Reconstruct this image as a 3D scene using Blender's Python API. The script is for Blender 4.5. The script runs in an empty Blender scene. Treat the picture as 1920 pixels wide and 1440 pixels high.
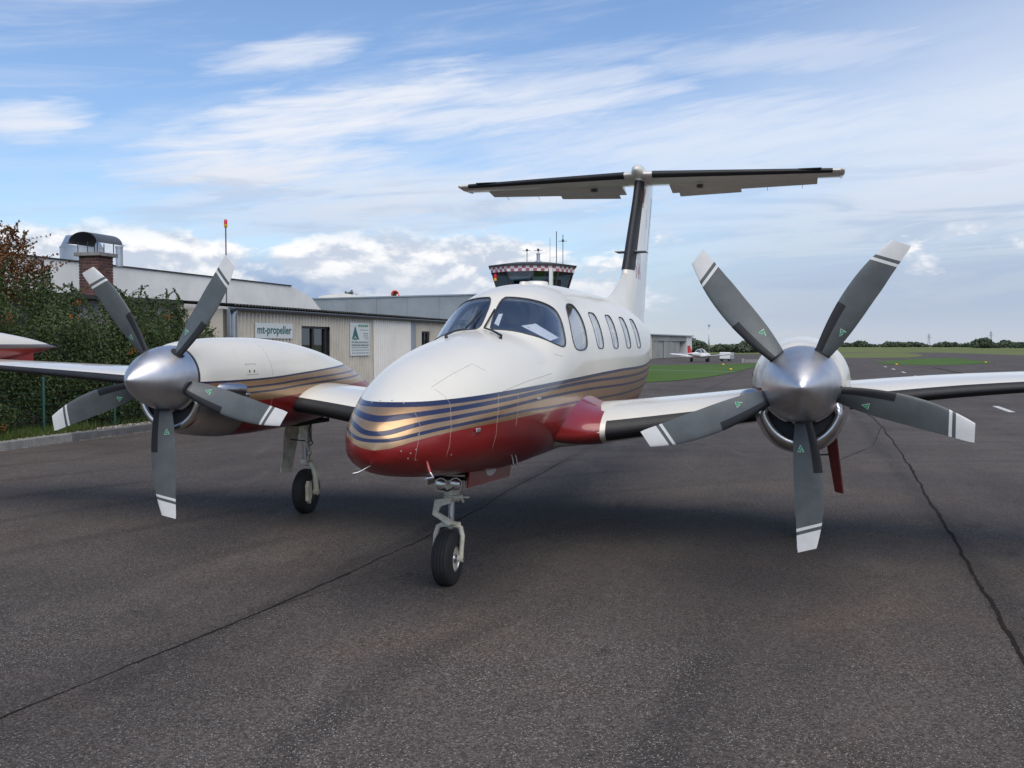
import bpy, bmesh, math, random
import numpy as np
from mathutils import Vector, Matrix
from mathutils.bvhtree import BVHTree

scene = bpy.context.scene
col = scene.collection
random.seed(7)
rng = np.random.default_rng(7)

# ------------------------------------------------------------------ camera, sky, sun, exposure
FPX, PSI, V0 = 1907.5, 0.274, 646.5
CAMP = np.array([2.657, -7.566, 1.9])
PITCH = math.atan((720 - V0) / FPX)
RT = np.array([math.cos(PSI), math.sin(PSI), 0.0])
FH = np.array([-math.sin(PSI), math.cos(PSI), 0.0])
ZU = np.array([0, 0, 1.0])
FW = FH * math.cos(PITCH) - ZU * math.sin(PITCH)
UP = ZU * math.cos(PITCH) + FH * math.sin(PITCH)

cam = bpy.data.cameras.new('camera')
cam.sensor_width = 36
cam.lens = FPX / 1920 * 36
cam.clip_start = 0.05
cam.clip_end = 20000
cam_o = bpy.data.objects.new('camera', cam)
col.objects.link(cam_o)
m = Matrix.Identity(4)
for i in range(3):
    m[i][0], m[i][1], m[i][2], m[i][3] = RT[i], UP[i], -FW[i], CAMP[i]
cam_o.matrix_world = m
scene.camera = cam_o

SUN_AZ = math.atan2(0.38, -0.68)      # x over y, direction towards the sun
SUN_EL = math.radians(58)
sun_dir = Vector((math.sin(SUN_AZ) * math.cos(SUN_EL), math.cos(SUN_AZ) * math.cos(SUN_EL), math.sin(SUN_EL)))
sl = bpy.data.lights.new('sun', 'SUN')
sl.energy = 2.5
sl.angle = math.radians(70)
sl.color = (1.0, 0.90, 0.76)
so = bpy.data.objects.new('sun', sl)
so.rotation_euler = sun_dir.to_track_quat('Z', 'Y').to_euler()
so.location = (20, -30, 40)
col.objects.link(so)

world = bpy.data.worlds.new('World')
scene.world = world
world.use_nodes = True
world.cycles.sampling_method = 'MANUAL'
world.cycles.sample_map_resolution = 512
scene.view_settings.view_transform = 'Standard'
scene.view_settings.look = 'None'
scene.view_settings.exposure = 0.30
scene.view_settings.gamma = 1.0
scene.view_settings.use_curve_mapping = False


class NT:
    """small node-tree writer"""
    def __init__(s, tree):
        s.t = tree
        s.t.nodes.clear()

    def n(s, typ, **kw):
        nd = s.t.nodes.new(typ)
        for k, v in kw.items():
            setattr(nd, k, v)
        return nd

    def put(s, inp, v):
        if isinstance(v, bpy.types.NodeSocket):
            s.t.links.new(v, inp)
        elif v is not None:
            if hasattr(inp.default_value, '__len__') and not isinstance(v, (tuple, list)):
                v = (v, v, v)
            if inp.type == 'RGBA' and len(v) == 3:
                v = (*v, 1)
            inp.default_value = v

    def m(s, op, a, b=None, c=None, clamp=False):
        nd = s.n('ShaderNodeMath', operation=op, use_clamp=clamp)
        for i, x in enumerate((a, b, c)):
            if x is not None:
                s.put(nd.inputs[i], x)
        return nd.outputs[0]

    def mix(s, f, a, b, typ='RGBA', blend='MIX'):
        nd = s.n('ShaderNodeMix', data_type=typ)
        if typ == 'RGBA':
            nd.blend_type = blend
            s.put(nd.inputs[0], f); s.put(nd.inputs[6], a); s.put(nd.inputs[7], b)
            return nd.outputs[2]
        s.put(nd.inputs[0], f); s.put(nd.inputs[2], a); s.put(nd.inputs[3], b)
        return nd.outputs[0]

    def step(s, x, lo, hi, a=0.0, b=1.0):
        nd = s.n('ShaderNodeMapRange', interpolation_type='SMOOTHSTEP')
        for i, v in enumerate((x, lo, hi, a, b)):
            s.put(nd.inputs[i], v)
        return nd.outputs[0]

    def noise(s, vec, scale, detail=4, rough=0.55, dist=0.0):
        nd = s.n('ShaderNodeTexNoise')
        if vec is not None:
            s.put(nd.inputs['Vector'], vec)
        s.put(nd.inputs['Scale'], scale); s.put(nd.inputs['Detail'], detail)
        s.put(nd.inputs['Roughness'], rough); s.put(nd.inputs['Distortion'], dist)
        return nd.outputs['Fac']

    def comb(s, x, y, z):
        nd = s.n('ShaderNodeCombineXYZ')
        for i, v in enumerate((x, y, z)):
            s.put(nd.inputs[i], v)
        return nd.outputs[0]

    def sep(s, v):
        nd = s.n('ShaderNodeSeparateXYZ')
        s.put(nd.inputs[0], v)
        return nd.outputs

    def obj(s):
        return s.n('ShaderNodeTexCoord').outputs['Object']


# ---- the sky: physical sky with thin streaked high cloud and a low cumulus bank, laid out by compass bearing and height
w = NT(world.node_tree)
sky = w.n('ShaderNodeTexSky', sky_type='NISHITA')
sky.sun_disc = False
sky.sun_elevation = SUN_EL
sky.sun_rotation = SUN_AZ
sky.air_density = 1.0
sky.dust_density = 0.6
sky.ozone_density = 1.6
d = w.n('ShaderNodeTexCoord').outputs['Generated']
dx, dy, dz = w.sep(d)
sx = w.m('ADD', w.m('MULTIPLY', dx, float(RT[0])), w.m('MULTIPLY', dy, float(RT[1])))
sy = w.m('ADD', w.m('MULTIPLY', dx, float(FH[0])), w.m('MULTIPLY', dy, float(FH[1])))
az = w.m('MULTIPLY', w.m('ARCTAN2', sx, sy), 57.29578)
el = w.m('MULTIPLY', w.m('ARCSINE', dz), 57.29578)
elp = w.m('MAXIMUM', el, 0.0)


def uv2ae(u, v):
    a = math.atan((u - 960) / FPX)
    e = math.atan((V0 - v) / FPX * math.cos(a))
    return math.degrees(a), math.degrees(e)


def dirvec(kh, kv, slope, off):
    """noise coordinates on the sky sphere: kh per radian sideways, kv per radian upwards, streaks rising to the right by slope"""
    return w.comb(w.m('MULTIPLY', sx, kh), w.m('MULTIPLY', sy, kh),
                  w.m('ADD', w.m('MULTIPLY', w.m('SUBTRACT', dz, w.m('MULTIPLY', sx, slope)), kv), off))


warp = w.noise(dirvec(3.4, 14.0, 0.0, 3.1), 1.0, 3)
warp2 = w.m('MULTIPLY', w.m('SUBTRACT', warp, 0.5), 3.0)
streak = w.noise(dirvec(3.8, 36.0, 0.13, 1.7), 1.0, 7, 0.62, 0.5)
fine = w.noise(dirvec(12.0, 95.0, 0.16, 5.7), 1.0, 6, 0.62, 0.4)


def wisp(u0, v0, u1, v1, wid, amt, soft=0.0):
    a0, e0 = uv2ae(u0, v0); a1, e1 = uv2ae(u1, v1)
    L = math.hypot(a1 - a0, e1 - e0) / 2
    c, s_ = (a1 - a0) / (2 * L), (e1 - e0) / (2 * L)
    wd = wid / 33.3
    px = w.m('SUBTRACT', az, (a0 + a1) / 2)
    py = w.m('SUBTRACT', w.m('ADD', el, w.m('MULTIPLY', warp2, 0.45)), (e0 + e1) / 2)
    lx = w.m('ADD', w.m('MULTIPLY', px, c), w.m('MULTIPLY', py, s_))
    ly = w.m('SUBTRACT', w.m('MULTIPLY', py, c), w.m('MULTIPLY', px, s_))
    q = w.m('ADD', w.m('POWER', w.m('ABSOLUTE', w.m('DIVIDE', lx, L)), 2.0),
            w.m('POWER', w.m('ABSOLUTE', w.m('DIVIDE', ly, wd)), 2.0))
    q = w.m('ADD', q, w.m('MULTIPLY', w.m('SUBTRACT', fine, 0.5), 2.2))
    return w.m('MULTIPLY', w.step(q, 1.25 + soft, -0.25), amt)


wisps = [wisp(190, 290, 1010, 128, 62, 0.95), wisp(170, 322, 790, 285, 50, 1.0), wisp(360, 132, 700, 85, 32, 0.75),
         wisp(-80, 230, 190, 228, 40, 0.85), wisp(540, 232, 1380, 150, 55, 0.75), wisp(220, 400, 1300, 345, 75, 0.85, 0.5),
         wisp(760, 195, 1300, 130, 36, 0.6, 0.3), wisp(900, 300, 2300, 190, 95, 0.7, 0.7),
         wisp(1150, 130, 2000, 55, 42, 0.5, 0.5), wisp(1000, 440, 2200, 400, 100, 0.6, 0.7)]
cir = wisps[0]
for q in wisps[1:]:
    cir = w.m('MAXIMUM', cir, q)
veil = w.m('MULTIPLY', w.step(streak, 0.42, 0.78), 0.38)
# the veil thickens towards the horizon and, in view, towards the right
veil = w.m('MULTIPLY', veil, w.step(elp, 60.0, 12.0, 0.7, 1.0))
rightveil = w.m('MULTIPLY', w.step(w.m('SUBTRACT', w.m('MULTIPLY', sx, 57.3), w.m('MULTIPLY', el, 0.9)), -10.0, 16.0), w.step(elp, 24.0, 8.0, 0.10, 0.88))
haze_band = w.step(elp, 9.0, 1.0, 0.0, 0.55)
high = w.m('MAXIMUM', w.m('MAXIMUM', cir, veil), w.m('MULTIPLY', rightveil, w.step(streak, 0.15, 0.6, 0.65, 1.0)))
high = w.m('MAXIMUM', high, haze_band)
# low cumulus
cum_n = w.noise(dirvec(11.5, 24.0, 0.0, 9.3), 1.0, 8, 0.58, 0.15)
cum_big = w.noise(dirvec(4.6, 10.0, 0.0, 4.3), 1.0, 2, 0.5)
band = w.m('MULTIPLY', w.step(el, 0.8, 2.2), w.step(el, 7.4, 5.2))
leftw = w.step(w.m('MULTIPLY', sx, 57.3), 12.0, -4.0, 0.35, 1.0)
cden = w.m('ADD', w.m('ADD', w.m('MULTIPLY', cum_n, 0.9), w.m('MULTIPLY', cum_big, 0.35)), w.m('MULTIPLY', w.m('MULTIPLY', band, leftw), 0.30))
cum = w.m('MULTIPLY', w.step(cden, 0.78, 0.90), band)
up_n = w.noise(dirvec(11.5, 24.0, 0.0, 9.53), 1.0, 8, 0.58, 0.15)
lit = w.step(w.m('SUBTRACT', cum_n, up_n), -0.06, 0.10)
cum_col = w.mix(w.m('MULTIPLY', lit, w.step(el, 2.0, 5.0, 0.35, 1.0)), (0.47, 0.53, 0.63), (0.82, 0.82, 0.83))
grey = w.m('MULTIPLY', w.m('MULTIPLY', w.step(el, 0.2, 1.6), w.step(el, 5.6, 3.2)), w.step(w.m('MULTIPLY', sx, 57.3), 4.0, -6.0, 0.25, 0.85))
skyc = w.n('ShaderNodeVectorMath', operation='SCALE')
w.put(skyc.inputs[0], sky.outputs[0]); w.put(skyc.inputs['Scale'], 0.118)
SKYSCALE = skyc
base = skyc.outputs[0]
base = w.mix(1.0, base, (0.90, 0.98, 1.10), blend='MULTIPLY')
hi_col = w.mix(w.step(elp, 2.0, 12.0), (0.43, 0.475, 0.57), (0.70, 0.725, 0.785))
layer = w.m('MULTIPLY', w.step(w.noise(dirvec(5.0, 42.0, 0.05, 7.9), 1.0, 6, 0.6, 0.6), 0.46, 0.62), w.m('MULTIPLY', w.step(elp, 11.0, 7.0), w.step(elp, 0.5, 3.0)))
hi_col = w.mix(w.m('MULTIPLY', layer, 0.6), hi_col, (0.34, 0.41, 0.555))
c1 = w.mix(high, base, hi_col)
c1 = w.mix(grey, c1, (0.25, 0.335, 0.52))
c1 = w.mix(cum, c1, cum_col)
bg = w.n('ShaderNodeBackground')
w.put(bg.inputs[0], c1); bg.inputs[1].default_value = 1.0
wo = w.n('ShaderNodeOutputWorld')
w.t.links.new(bg.outputs[0], wo.inputs[0])


# ------------------------------------------------------------------ helpers
def ray(u, v):
    return FW + RT * ((u - 960) / FPX) - UP * ((v - 720) / FPX)


def pl(u, v, ax, val):
    """the point where a photo pixel's line of sight meets the plane axis = val"""
    dd = ray(u, v)
    return CAMP + dd * ((val - CAMP[ax]) / dd[ax])


def at_depth(u, v, dep):
    return CAMP + dep * (FH + RT * ((u - 960) / FPX)) + ZU * dep * (V0 - v) / FPX


def tag(o, label=None, cat=None, group=None, kind=None):
    for k, v in (('label', label), ('category', cat), ('group', group), ('kind', kind)):
        if v:
            o[k] = v
    return o


def empty(name, loc=(0, 0, 0), label=None, cat=None, group=None):
    o = bpy.data.objects.new(name, None)
    o.location = loc
    o.empty_display_size = 0.2
    col.objects.link(o)
    return tag(o, label, cat, group)


def wmat(o):
    return o.matrix_basis.copy() if o.parent is None else wmat(o.parent) @ o.matrix_parent_inverse @ o.matrix_basis


def link(name, me, mat, parent=None, smooth=False):
    if mat is not None:
        if len(me.materials):
            me.materials.clear()
        for mm in (mat if isinstance(mat, (list, tuple)) else [mat]):
            me.materials.append(mm)
    if smooth:
        me.polygons.foreach_set('use_smooth', [True] * len(me.polygons))
    o = bpy.data.objects.new(name, me)
    col.objects.link(o)
    if parent is not None:
        o.parent = parent
        o.matrix_parent_inverse = wmat(parent).inverted()
    return o


def pyd(name, verts, faces, mat, parent=None, smooth=False):
    me = bpy.data.meshes.new(name)
    me.from_pydata([tuple(map(float, v)) for v in verts], [], [tuple(map(int, f)) for f in faces])
    me.update()
    return link(name, me, mat, parent, smooth)


class MB:
    """collects simple shapes for ONE mesh"""
    def __init__(s):
        s.bm = bmesh.new()

    def grid(s, rows, closed=True, cap=True):
        vs = [[s.bm.verts.new(tuple(map(float, p))) for p in r] for r in rows]
        k = len(rows[0])
        for i in range(len(rows) - 1):
            for j in range(k if closed else k - 1):
                a, b = vs[i][j], vs[i][(j + 1) % k]
                c, dd = vs[i + 1][(j + 1) % k], vs[i + 1][j]
                try:
                    s.bm.faces.new((a, b, c, dd))
                except ValueError:
                    pass
        if cap and closed:
            for r in (vs[0], vs[-1]):
                try:
                    s.bm.faces.new(r)
                except ValueError:
                    pass
        return s

    def tube(s, pts, r, n=10, cap=True):
        pts = [np.array(p, float) for p in pts]
        rs = r if hasattr(r, '__len__') else [r] * len(pts)
        rows = []
        prev = None
        for i, p in enumerate(pts):
            t = pts[min(i + 1, len(pts) - 1)] - pts[max(i - 1, 0)]
            t = t / (np.linalg.norm(t) + 1e-9)
            if prev is None:
                a = np.array([0, 0, 1.0]) if abs(t[2]) < 0.9 else np.array([1.0, 0, 0])
                a = np.cross(t, a)
            else:
                a = prev - t * (prev @ t)
            a /= np.linalg.norm(a) + 1e-9
            prev = a
            b = np.cross(t, a)
            rows.append([p + rs[i] * (a * math.cos(k * 2 * math.pi / n) + b * math.sin(k * 2 * math.pi / n)) for k in range(n)])
        return s.grid(rows, True, cap)

    def loop_tube(s, pts, r, n=8):
        pts = [np.array(p, float) for p in pts]
        N = len(pts)
        rows = []
        for i in range(N):
            t = pts[(i + 1) % N] - pts[i - 1]
            t /= np.linalg.norm(t) + 1e-9
            c = sum(pts) / N
            a = pts[i] - c
            a = a - t * (a @ t); a /= np.linalg.norm(a) + 1e-9
            b = np.cross(t, a)
            rows.append([pts[i] + r * (a * math.cos(k * 2 * math.pi / n) + b * math.sin(k * 2 * math.pi / n)) for k in range(n)])
        rows.append(rows[0])
        return s.grid(rows, True, False)

    def box(s, lo, hi, bev=0.0, rot=None, piv=None):
        lo = Vector(lo); hi = Vector(hi)
        r = bmesh.ops.create_cube(s.bm, size=1.0)
        c = (lo + hi) / 2
        for v in r['verts']:
            v.co = Vector((v.co.x * (hi.x - lo.x), v.co.y * (hi.y - lo.y), v.co.z * (hi.z - lo.z))) + c
        if bev:
            es = list({e for v in r['verts'] for e in v.link_edges})
            bmesh.ops.bevel(s.bm, geom=es, offset=bev, segments=2, affect='EDGES', profile=0.5)
        return s

    def prism(s, poly, axis, a, b):
        """poly: 2D points; extruded along axis 0/1/2 from a to b"""
        def p3(p, t):
            q = list(p); q.insert(axis, t)
            return q
        lo = [s.bm.verts.new(p3(p, a)) for p in poly]
        hi = [s.bm.verts.new(p3(p, b)) for p in poly]
        n = len(poly)
        for i in range(n):
            s.bm.faces.new((lo[i], lo[(i + 1) % n], hi[(i + 1) % n], hi[i]))
        s.bm.faces.new(lo[::-1]); s.bm.faces.new(hi)
        return s

    def lathe(s, prof, origin, axis, n=32, cap=True):
        """prof: (distance along axis, radius)"""
        axis = np.array(axis, float); axis /= np.linalg.norm(axis)
        a = np.cross(axis, [0, 0, 1.0]) if abs(axis[2]) < 0.9 else np.array([1.0, 0, 0])
        a /= np.linalg.norm(a); b = np.cross(axis, a)
        rows = [[np.array(origin) + axis * t + r * (a * math.cos(k * 2 * math.pi / n) + b * math.sin(k * 2 * math.pi / n)) for k in range(n)] for t, r in prof]
        return s.grid(rows, True, cap)

    def build(s, name, mat, parent=None, smooth=False, autosmooth=None):
        bmesh.ops.recalc_face_normals(s.bm, faces=s.bm.faces)
        me = bpy.data.meshes.new(name)
        s.bm.to_mesh(me)
        s.bm.free()
        o = link(name, me, mat, parent, smooth)
        if smooth and autosmooth:
            me.set_sharp_from_angle(angle=math.radians(autosmooth))
        return o


def interp(xs, ys):
    """monotone cubic interpolation"""
    xs = np.array(xs, float); ys = np.array(ys, float)
    h = np.diff(xs); dl = np.diff(ys) / h
    mm = np.zeros(len(xs))
    mm[0], mm[-1] = dl[0], dl[-1]
    for i in range(1, len(xs) - 1):
        if dl[i - 1] * dl[i] > 0:
            w1, w2 = 2 * h[i] + h[i - 1], h[i] + 2 * h[i - 1]
            mm[i] = (w1 + w2) / (w1 / dl[i - 1] + w2 / dl[i])

    def f(x):
        x = min(max(x, xs[0]), xs[-1])
        i = min(max(int(np.searchsorted(xs, x) - 1), 0), len(xs) - 2)
        t = (x - xs[i]) / h[i]
        return float((2 * t**3 - 3 * t**2 + 1) * ys[i] + (t**3 - 2 * t**2 + t) * h[i] * mm[i] + (-2 * t**3 + 3 * t**2) * ys[i + 1] + (t**3 - t**2) * h[i] * mm[i + 1])
    return f


def copy_tree(o, parent=None, loc=None):
    c = o.copy()
    col.objects.link(c)
    if parent is not None:
        c.parent = parent
    if loc is not None:
        c.location = loc
    for ch in list(o.children):
        copy_tree(ch, c)
    return c


# ------------------------------------------------------------------ materials
def pmat(name, colr, rough=0.5, metal=0.0, coat=0.0, var=0.0, vscale=3.0, bump=0.0, bscale=40.0, spec=0.5, vcol=None, trans=0.0):
    mt = bpy.data.materials.new(name)
    mt.use_nodes = True
    t = NT(mt.node_tree)
    b = t.n('ShaderNodeBsdfPrincipled')
    o = t.n('ShaderNodeOutputMaterial')
    t.t.links.new(b.outputs[0], o.inputs[0])
    co = t.obj()
    c = colr
    if var or vcol:
        nz = t.noise(co, vscale, 6, 0.62)
        f = t.step(nz, 0.3, 0.7)
        c2 = vcol if vcol else tuple(x * (1 - var) for x in colr)
        c = t.mix(f, c2, colr)
    t.put(b.inputs['Base Color'], c)
    if var:
        t.put(b.inputs['Roughness'], t.m('ADD', rough - 0.06, t.m('MULTIPLY', t.noise(co, vscale * 2.7, 4), 0.12)))
    else:
        t.put(b.inputs['Roughness'], rough)
    b.inputs['Metallic'].default_value = metal
    b.inputs['Coat Weight'].default_value = coat
    b.inputs['Coat Roughness'].default_value = 0.04
    b.inputs['Specular IOR Level'].default_value = spec
    if bump:
        bp = t.n('ShaderNodeBump')
        bp.inputs['Strength'].default_value = bump
        bp.inputs['Distance'].default_value = 0.01
        t.put(bp.inputs['Height'], t.noise(co, bscale, 5))
        t.t.links.new(bp.outputs[0], b.inputs['Normal'])
    mt['nt'] = 1
    return mt


WHITE = (0.70, 0.68, 0.60)
M = dict(
    white=pmat('white_gloss_paint', WHITE, 0.3, coat=0.8, var=0.05, vscale=2.0),
    cream=pmat('cream_gear_paint', (0.72, 0.68, 0.54), 0.45, var=0.35, vscale=14),
    red=pmat('maroon_paint', (0.23, 0.016, 0.016), 0.3, coat=0.8),
    rubber=pmat('black_boot_rubber', (0.013, 0.014, 0.016), 0.55, var=0.3, vscale=6, bump=0.1, bscale=60),
    tyre=pmat('tyre_rubber', (0.018, 0.018, 0.019), 0.75, var=0.4, vscale=9, bump=0.2, bscale=90),
    blade=pmat('grey_blade_paint', (0.105, 0.120, 0.122), 0.42, var=0.22, vscale=7),
    bladewhite=pmat('white_blade_paint', (0.72, 0.72, 0.70), 0.4, var=0.08, vscale=12),
    alu=pmat('brushed_aluminium', (0.66, 0.66, 0.67), 0.42, metal=1.0, var=0.12, vscale=6),
    chrome=pmat('polished_metal', (0.62, 0.61, 0.60), 0.24, metal=1.0, var=0.1, vscale=8),
    darkmetal=pmat('dark_metal', (0.08, 0.08, 0.085), 0.4, metal=0.8),
    steel=pmat('steel_strut', (0.42, 0.43, 0.45), 0.3, metal=1.0),
    black=pmat('black_plastic', (0.012, 0.012, 0.013), 0.5),
    dark=pmat('dark_interior', (0.02, 0.022, 0.026), 0.8),
    panelgrey=pmat('grey_panel', (0.20, 0.21, 0.23), 0.6, var=0.3, vscale=9),
    leather=pmat('blue_grey_leather', (0.20, 0.23, 0.30), 0.55, var=0.2, vscale=9),
    paper=pmat('white_paper', (0.75, 0.76, 0.78), 0.7),
    curtain=pmat('pale_blue_curtain', (0.74, 0.76, 0.80), 0.85, var=0.06, vscale=6),
    lining=pmat('pale_cabin_lining', (0.42, 0.43, 0.45), 0.8),
    seam=pmat('panel_seam', (0.30, 0.27, 0.24), 0.6),
    seamlight=pmat('panel_seam_light', (0.36, 0.26, 0.21), 0.5),
    seal=pmat('window_seal', (0.03, 0.035, 0.045), 0.5),
    green=pmat('emblem_green', (0.02, 0.28, 0.12), 0.5),
    emwhite=pmat('emblem_white', (0.7, 0.75, 0.72), 0.5),
    bladeback=pmat('blade_edge', (0.4, 0.4, 0.42), 0.4, metal=0.7),
    doorred=pmat('faded_maroon_paint', (0.30, 0.05, 0.045), 0.5, var=0.15, vscale=6),
    rededge=pmat('red_marker', (0.45, 0.02, 0.02), 0.5),
    concrete=pmat('concrete', (0.30, 0.29, 0.27), 0.85, var=0.35, vscale=5, bump=0.3, bscale=40),
    whitewall=pmat('white_render_wall', (0.86, 0.85, 0.80), 0.85, var=0.14, vscale=0.7),
    greywall=pmat('grey_fibre_panels', (0.31, 0.345, 0.38), 0.8, var=0.18, vscale=0.8),
    corr=pmat('beige_corrugated_sheet', (0.60, 0.56, 0.475), 0.6, var=0.16, vscale=1.3),
    corrlight=pmat('pale_corrugated_sheet', (0.80, 0.78, 0.72), 0.42, var=0.08, vscale=1.0),
    gutter=pmat('grey_gutter', (0.085, 0.095, 0.11), 0.5, var=0.2, vscale=3),
    roofdark=pmat('dark_fibre_roof', (0.055, 0.055, 0.052), 0.9, var=0.5, vscale=4),
    mortar=pmat('mortar', (0.42, 0.37, 0.33), 0.95),
    galv=pmat('galvanised_steel', (0.52, 0.55, 0.58), 0.38, metal=0.85, var=0.2, vscale=2),
    frame=pmat('dark_window_frame', (0.018, 0.017, 0.02), 0.5),
    postgreen=pmat('green_fence_steel', (0.015, 0.075, 0.06), 0.5, var=0.2),
    yellow=pmat('yellow_marker', (0.65, 0.40, 0.02), 0.5),
    amber=pmat('amber_lens', (0.75, 0.38, 0.01), 0.25),
    redlens=pmat('red_lens', (0.6, 0.015, 0.02), 0.2),
    signwhite=pmat('sign_board_white', (0.66, 0.70, 0.68), 0.5, var=0.06, vscale=1.5),
    signgreen=pmat('sign_letter_green', (0.03, 0.13, 0.125), 0.5),
    signgrey=pmat('sign_letter_grey', (0.10, 0.13, 0.13), 0.5),
    orange=pmat('orange_windsock', (0.80, 0.10, 0.03), 0.7),
    towerwhite=pmat('tower_white', (0.72, 0.72, 0.70), 0.6),
    towerred=pmat('tower_red', (0.42, 0.12, 0.16), 0.6),
    towerdark=pmat('tower_roof', (0.05, 0.055, 0.06), 0.7),
    hangar=pmat('hangar_door_grey', (0.33, 0.34, 0.32), 0.7, var=0.25, vscale=0.6),
    hangarcream=pmat('hangar_cream', (0.58, 0.54, 0.42), 0.8, var=0.15, vscale=0.5),
    paint=pmat('road_paint', (0.62, 0.62, 0.60), 0.8, var=0.35, vscale=9),
    bark=pmat('bark', (0.06, 0.045, 0.035), 0.9, var=0.3, vscale=8),
)
BRICKS = [pmat('brick_red', (0.135, 0.055, 0.045), 0.9, var=0.3, vscale=12), pmat('brick_dark', (0.085, 0.045, 0.042), 0.9, var=0.3, vscale=12),
          pmat('brick_brown', (0.15, 0.075, 0.055), 0.9, var=0.3, vscale=12)]


def glass_mat(name, tint, refl=1.0, ior=1.5):
    mt = bpy.data.materials.new(name)
    mt.use_nodes = True
    t = NT(mt.node_tree)
    tr = t.n('ShaderNodeBsdfTransparent'); tr.inputs[0].default_value = (*tint, 1)
    gl = t.n('ShaderNodeBsdfGlossy'); gl.inputs['Roughness'].default_value = 0.015
    gl.inputs[0].default_value = (refl, refl, refl, 1)
    g = t.n('ShaderNodeNewGeometry')
    dt = t.n('ShaderNodeVectorMath', operation='DOT_PRODUCT')
    t.put(dt.inputs[0], g.outputs['Normal']); t.put(dt.inputs[1], g.outputs['Incoming'])
    f0 = ((ior - 1) / (ior + 1)) ** 2
    fr = t.m('ADD', f0, t.m('MULTIPLY', t.m('POWER', t.m('SUBTRACT', 1.0, t.m('ABSOLUTE', dt.outputs['Value'])), 5.0), 1 - f0), clamp=True)
    mx = t.n('ShaderNodeMixShader')
    t.t.links.new(fr, mx.inputs[0]); t.t.links.new(tr.outputs[0], mx.inputs[1]); t.t.links.new(gl.outputs[0], mx.inputs[2])
    o = t.n('ShaderNodeOutputMaterial'); t.t.links.new(mx.outputs[0], o.inputs[0])
    return mt


M['glass'] = glass_mat('windshield_glass', (0.93, 0.95, 0.97), 1.0, 2.1)
M['cabinglass'] = glass_mat('cabin_glass', (0.96, 0.97, 0.98), 1.0, 1.6)
M['winglass'] = glass_mat('building_glass', (0.45, 0.52, 0.55), 1.0, 1.9)

# ------------------------------------------------------------------ the airplane (nose towards -y, its left wing towards +x)
plane = empty('twin_turboprop_airplane', (0, 0, 0), 'white, gold and maroon twin-engine propeller airplane with five-blade grey propellers and T-tail', 'airplane')

YS = [-1.444, -1.418, -1.342, -1.189, -0.933, -0.507, 0.089, 0.6, 0.95, 1.2, 1.47, 1.9, 2.4, 3.3, 4.5, 6.0, 7.2, 8.5, 10.6]
f_w = interp(YS, [0.0, 0.108, 0.215, 0.321, 0.422, 0.535, 0.607, 0.645, 0.66, 0.667, 0.672, 0.68, 0.68, 0.68, 0.68, 0.66, 0.58, 0.42, 0.12])
f_t = interp(YS, [1.21, 1.318, 1.41, 1.515, 1.64, 1.795, 1.925, 1.995, 2.03, 2.20, 2.375, 2.47, 2.515, 2.545, 2.55, 2.53, 2.47, 2.38, 2.2])
f_b = interp(YS, [1.21, 1.131, 1.078, 1.018, 0.974, 0.934, 0.883, 0.847, 0.835, 0.83, 0.825, 0.815, 0.81, 0.81, 0.82, 0.87, 1.02, 1.30, 1.85])
f_c = interp(YS, [1.21, 1.21, 1.212, 1.22, 1.24, 1.30, 1.385, 1.43, 1.46, 1.50, 1.54, 1.60, 1.62, 1.62, 1.62, 1.64, 1.72, 1.85, 2.05])
f_nu = interp(YS, [2.0, 2.0, 2.0, 2.05, 2.1, 2.15, 2.2, 2.2, 2.2, 2.2, 2.25, 2.35, 2.4, 2.4, 2.4, 2.3, 2.2, 2.1, 2.0])
f_nl = interp(YS, [2.0, 2.05, 2.1, 2.25, 2.4, 2.5, 2.6, 2.6, 2.6, 2.6, 2.6, 2.6, 2.6, 2.6, 2.6, 2.5, 2.3, 2.1, 2.0])


def fsec(y, n, off=0.0):
    wd, t, b, c, nu, nl = f_w(y), f_t(y), f_b(y), f_c(y), f_nu(y), f_nl(y)
    out = []
    for k in range(n):
        a = 2 * math.pi * k / n
        ca, sa = math.cos(a), math.sin(a)
        e = nu if sa >= 0 else nl
        h = (t - c) if sa >= 0 else (c - b)
        x = (wd + off) * math.copysign(abs(ca) ** (2 / e), ca)
        z = c + (h + off) * math.copysign(abs(sa) ** (2 / e), sa)
        out.append((x, y, z))
    return out


ys_nose = [-1.444 + 0.78 * (k / 34) ** 2 for k in range(1, 35)]
ys_all = ys_nose + list(np.arange(-0.64, 7.0, 0.07)) + list(np.arange(7.05, 10.61, 0.16))
NA = 112
outer_rows = [fsec(y, NA) for y in ys_all]
ob = MB(); ob.grid(outer_rows)
bmesh.ops.recalc_face_normals(ob.bm, faces=ob.bm.faces)
ob.bm.normal_update()
OUT = BVHTree.FromBMesh(ob.bm)
out_me = bpy.data.meshes.new('outer'); ob.bm.to_mesh(out_me)
ov = np.array([v.normal for v in ob.bm.verts])
opos = np.array([v.co for v in ob.bm.verts])
ofaces = [[v.index for v in f.verts] for f in ob.bm.faces]
ob.bm.free()


def surf(p):
    """smooth outward normal and nearest point on the fuselage skin"""
    loc, nrm, idx, dist = OUT.find_nearest(Vector(p))
    vi = ofaces[idx]
    if len(vi) > 4:
        return loc, nrm, dist
    dd = np.linalg.norm(opos[vi] - np.array(loc), axis=1) + 1e-5
    nn = (ov[vi] / dd[:, None] ** 1.5).sum(0)
    return loc, Vector(nn / np.linalg.norm(nn)), dist


def hit(u, v):
    dd = Vector(ray(u, v)).normalized()
    loc, nrm, idx, dist = OUT.ray_cast(Vector(CAMP), dd)
    return loc


def crop3(pts):
    return [(620 + x / 3.097, 500 + y / 3.097) for x, y in pts]


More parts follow.
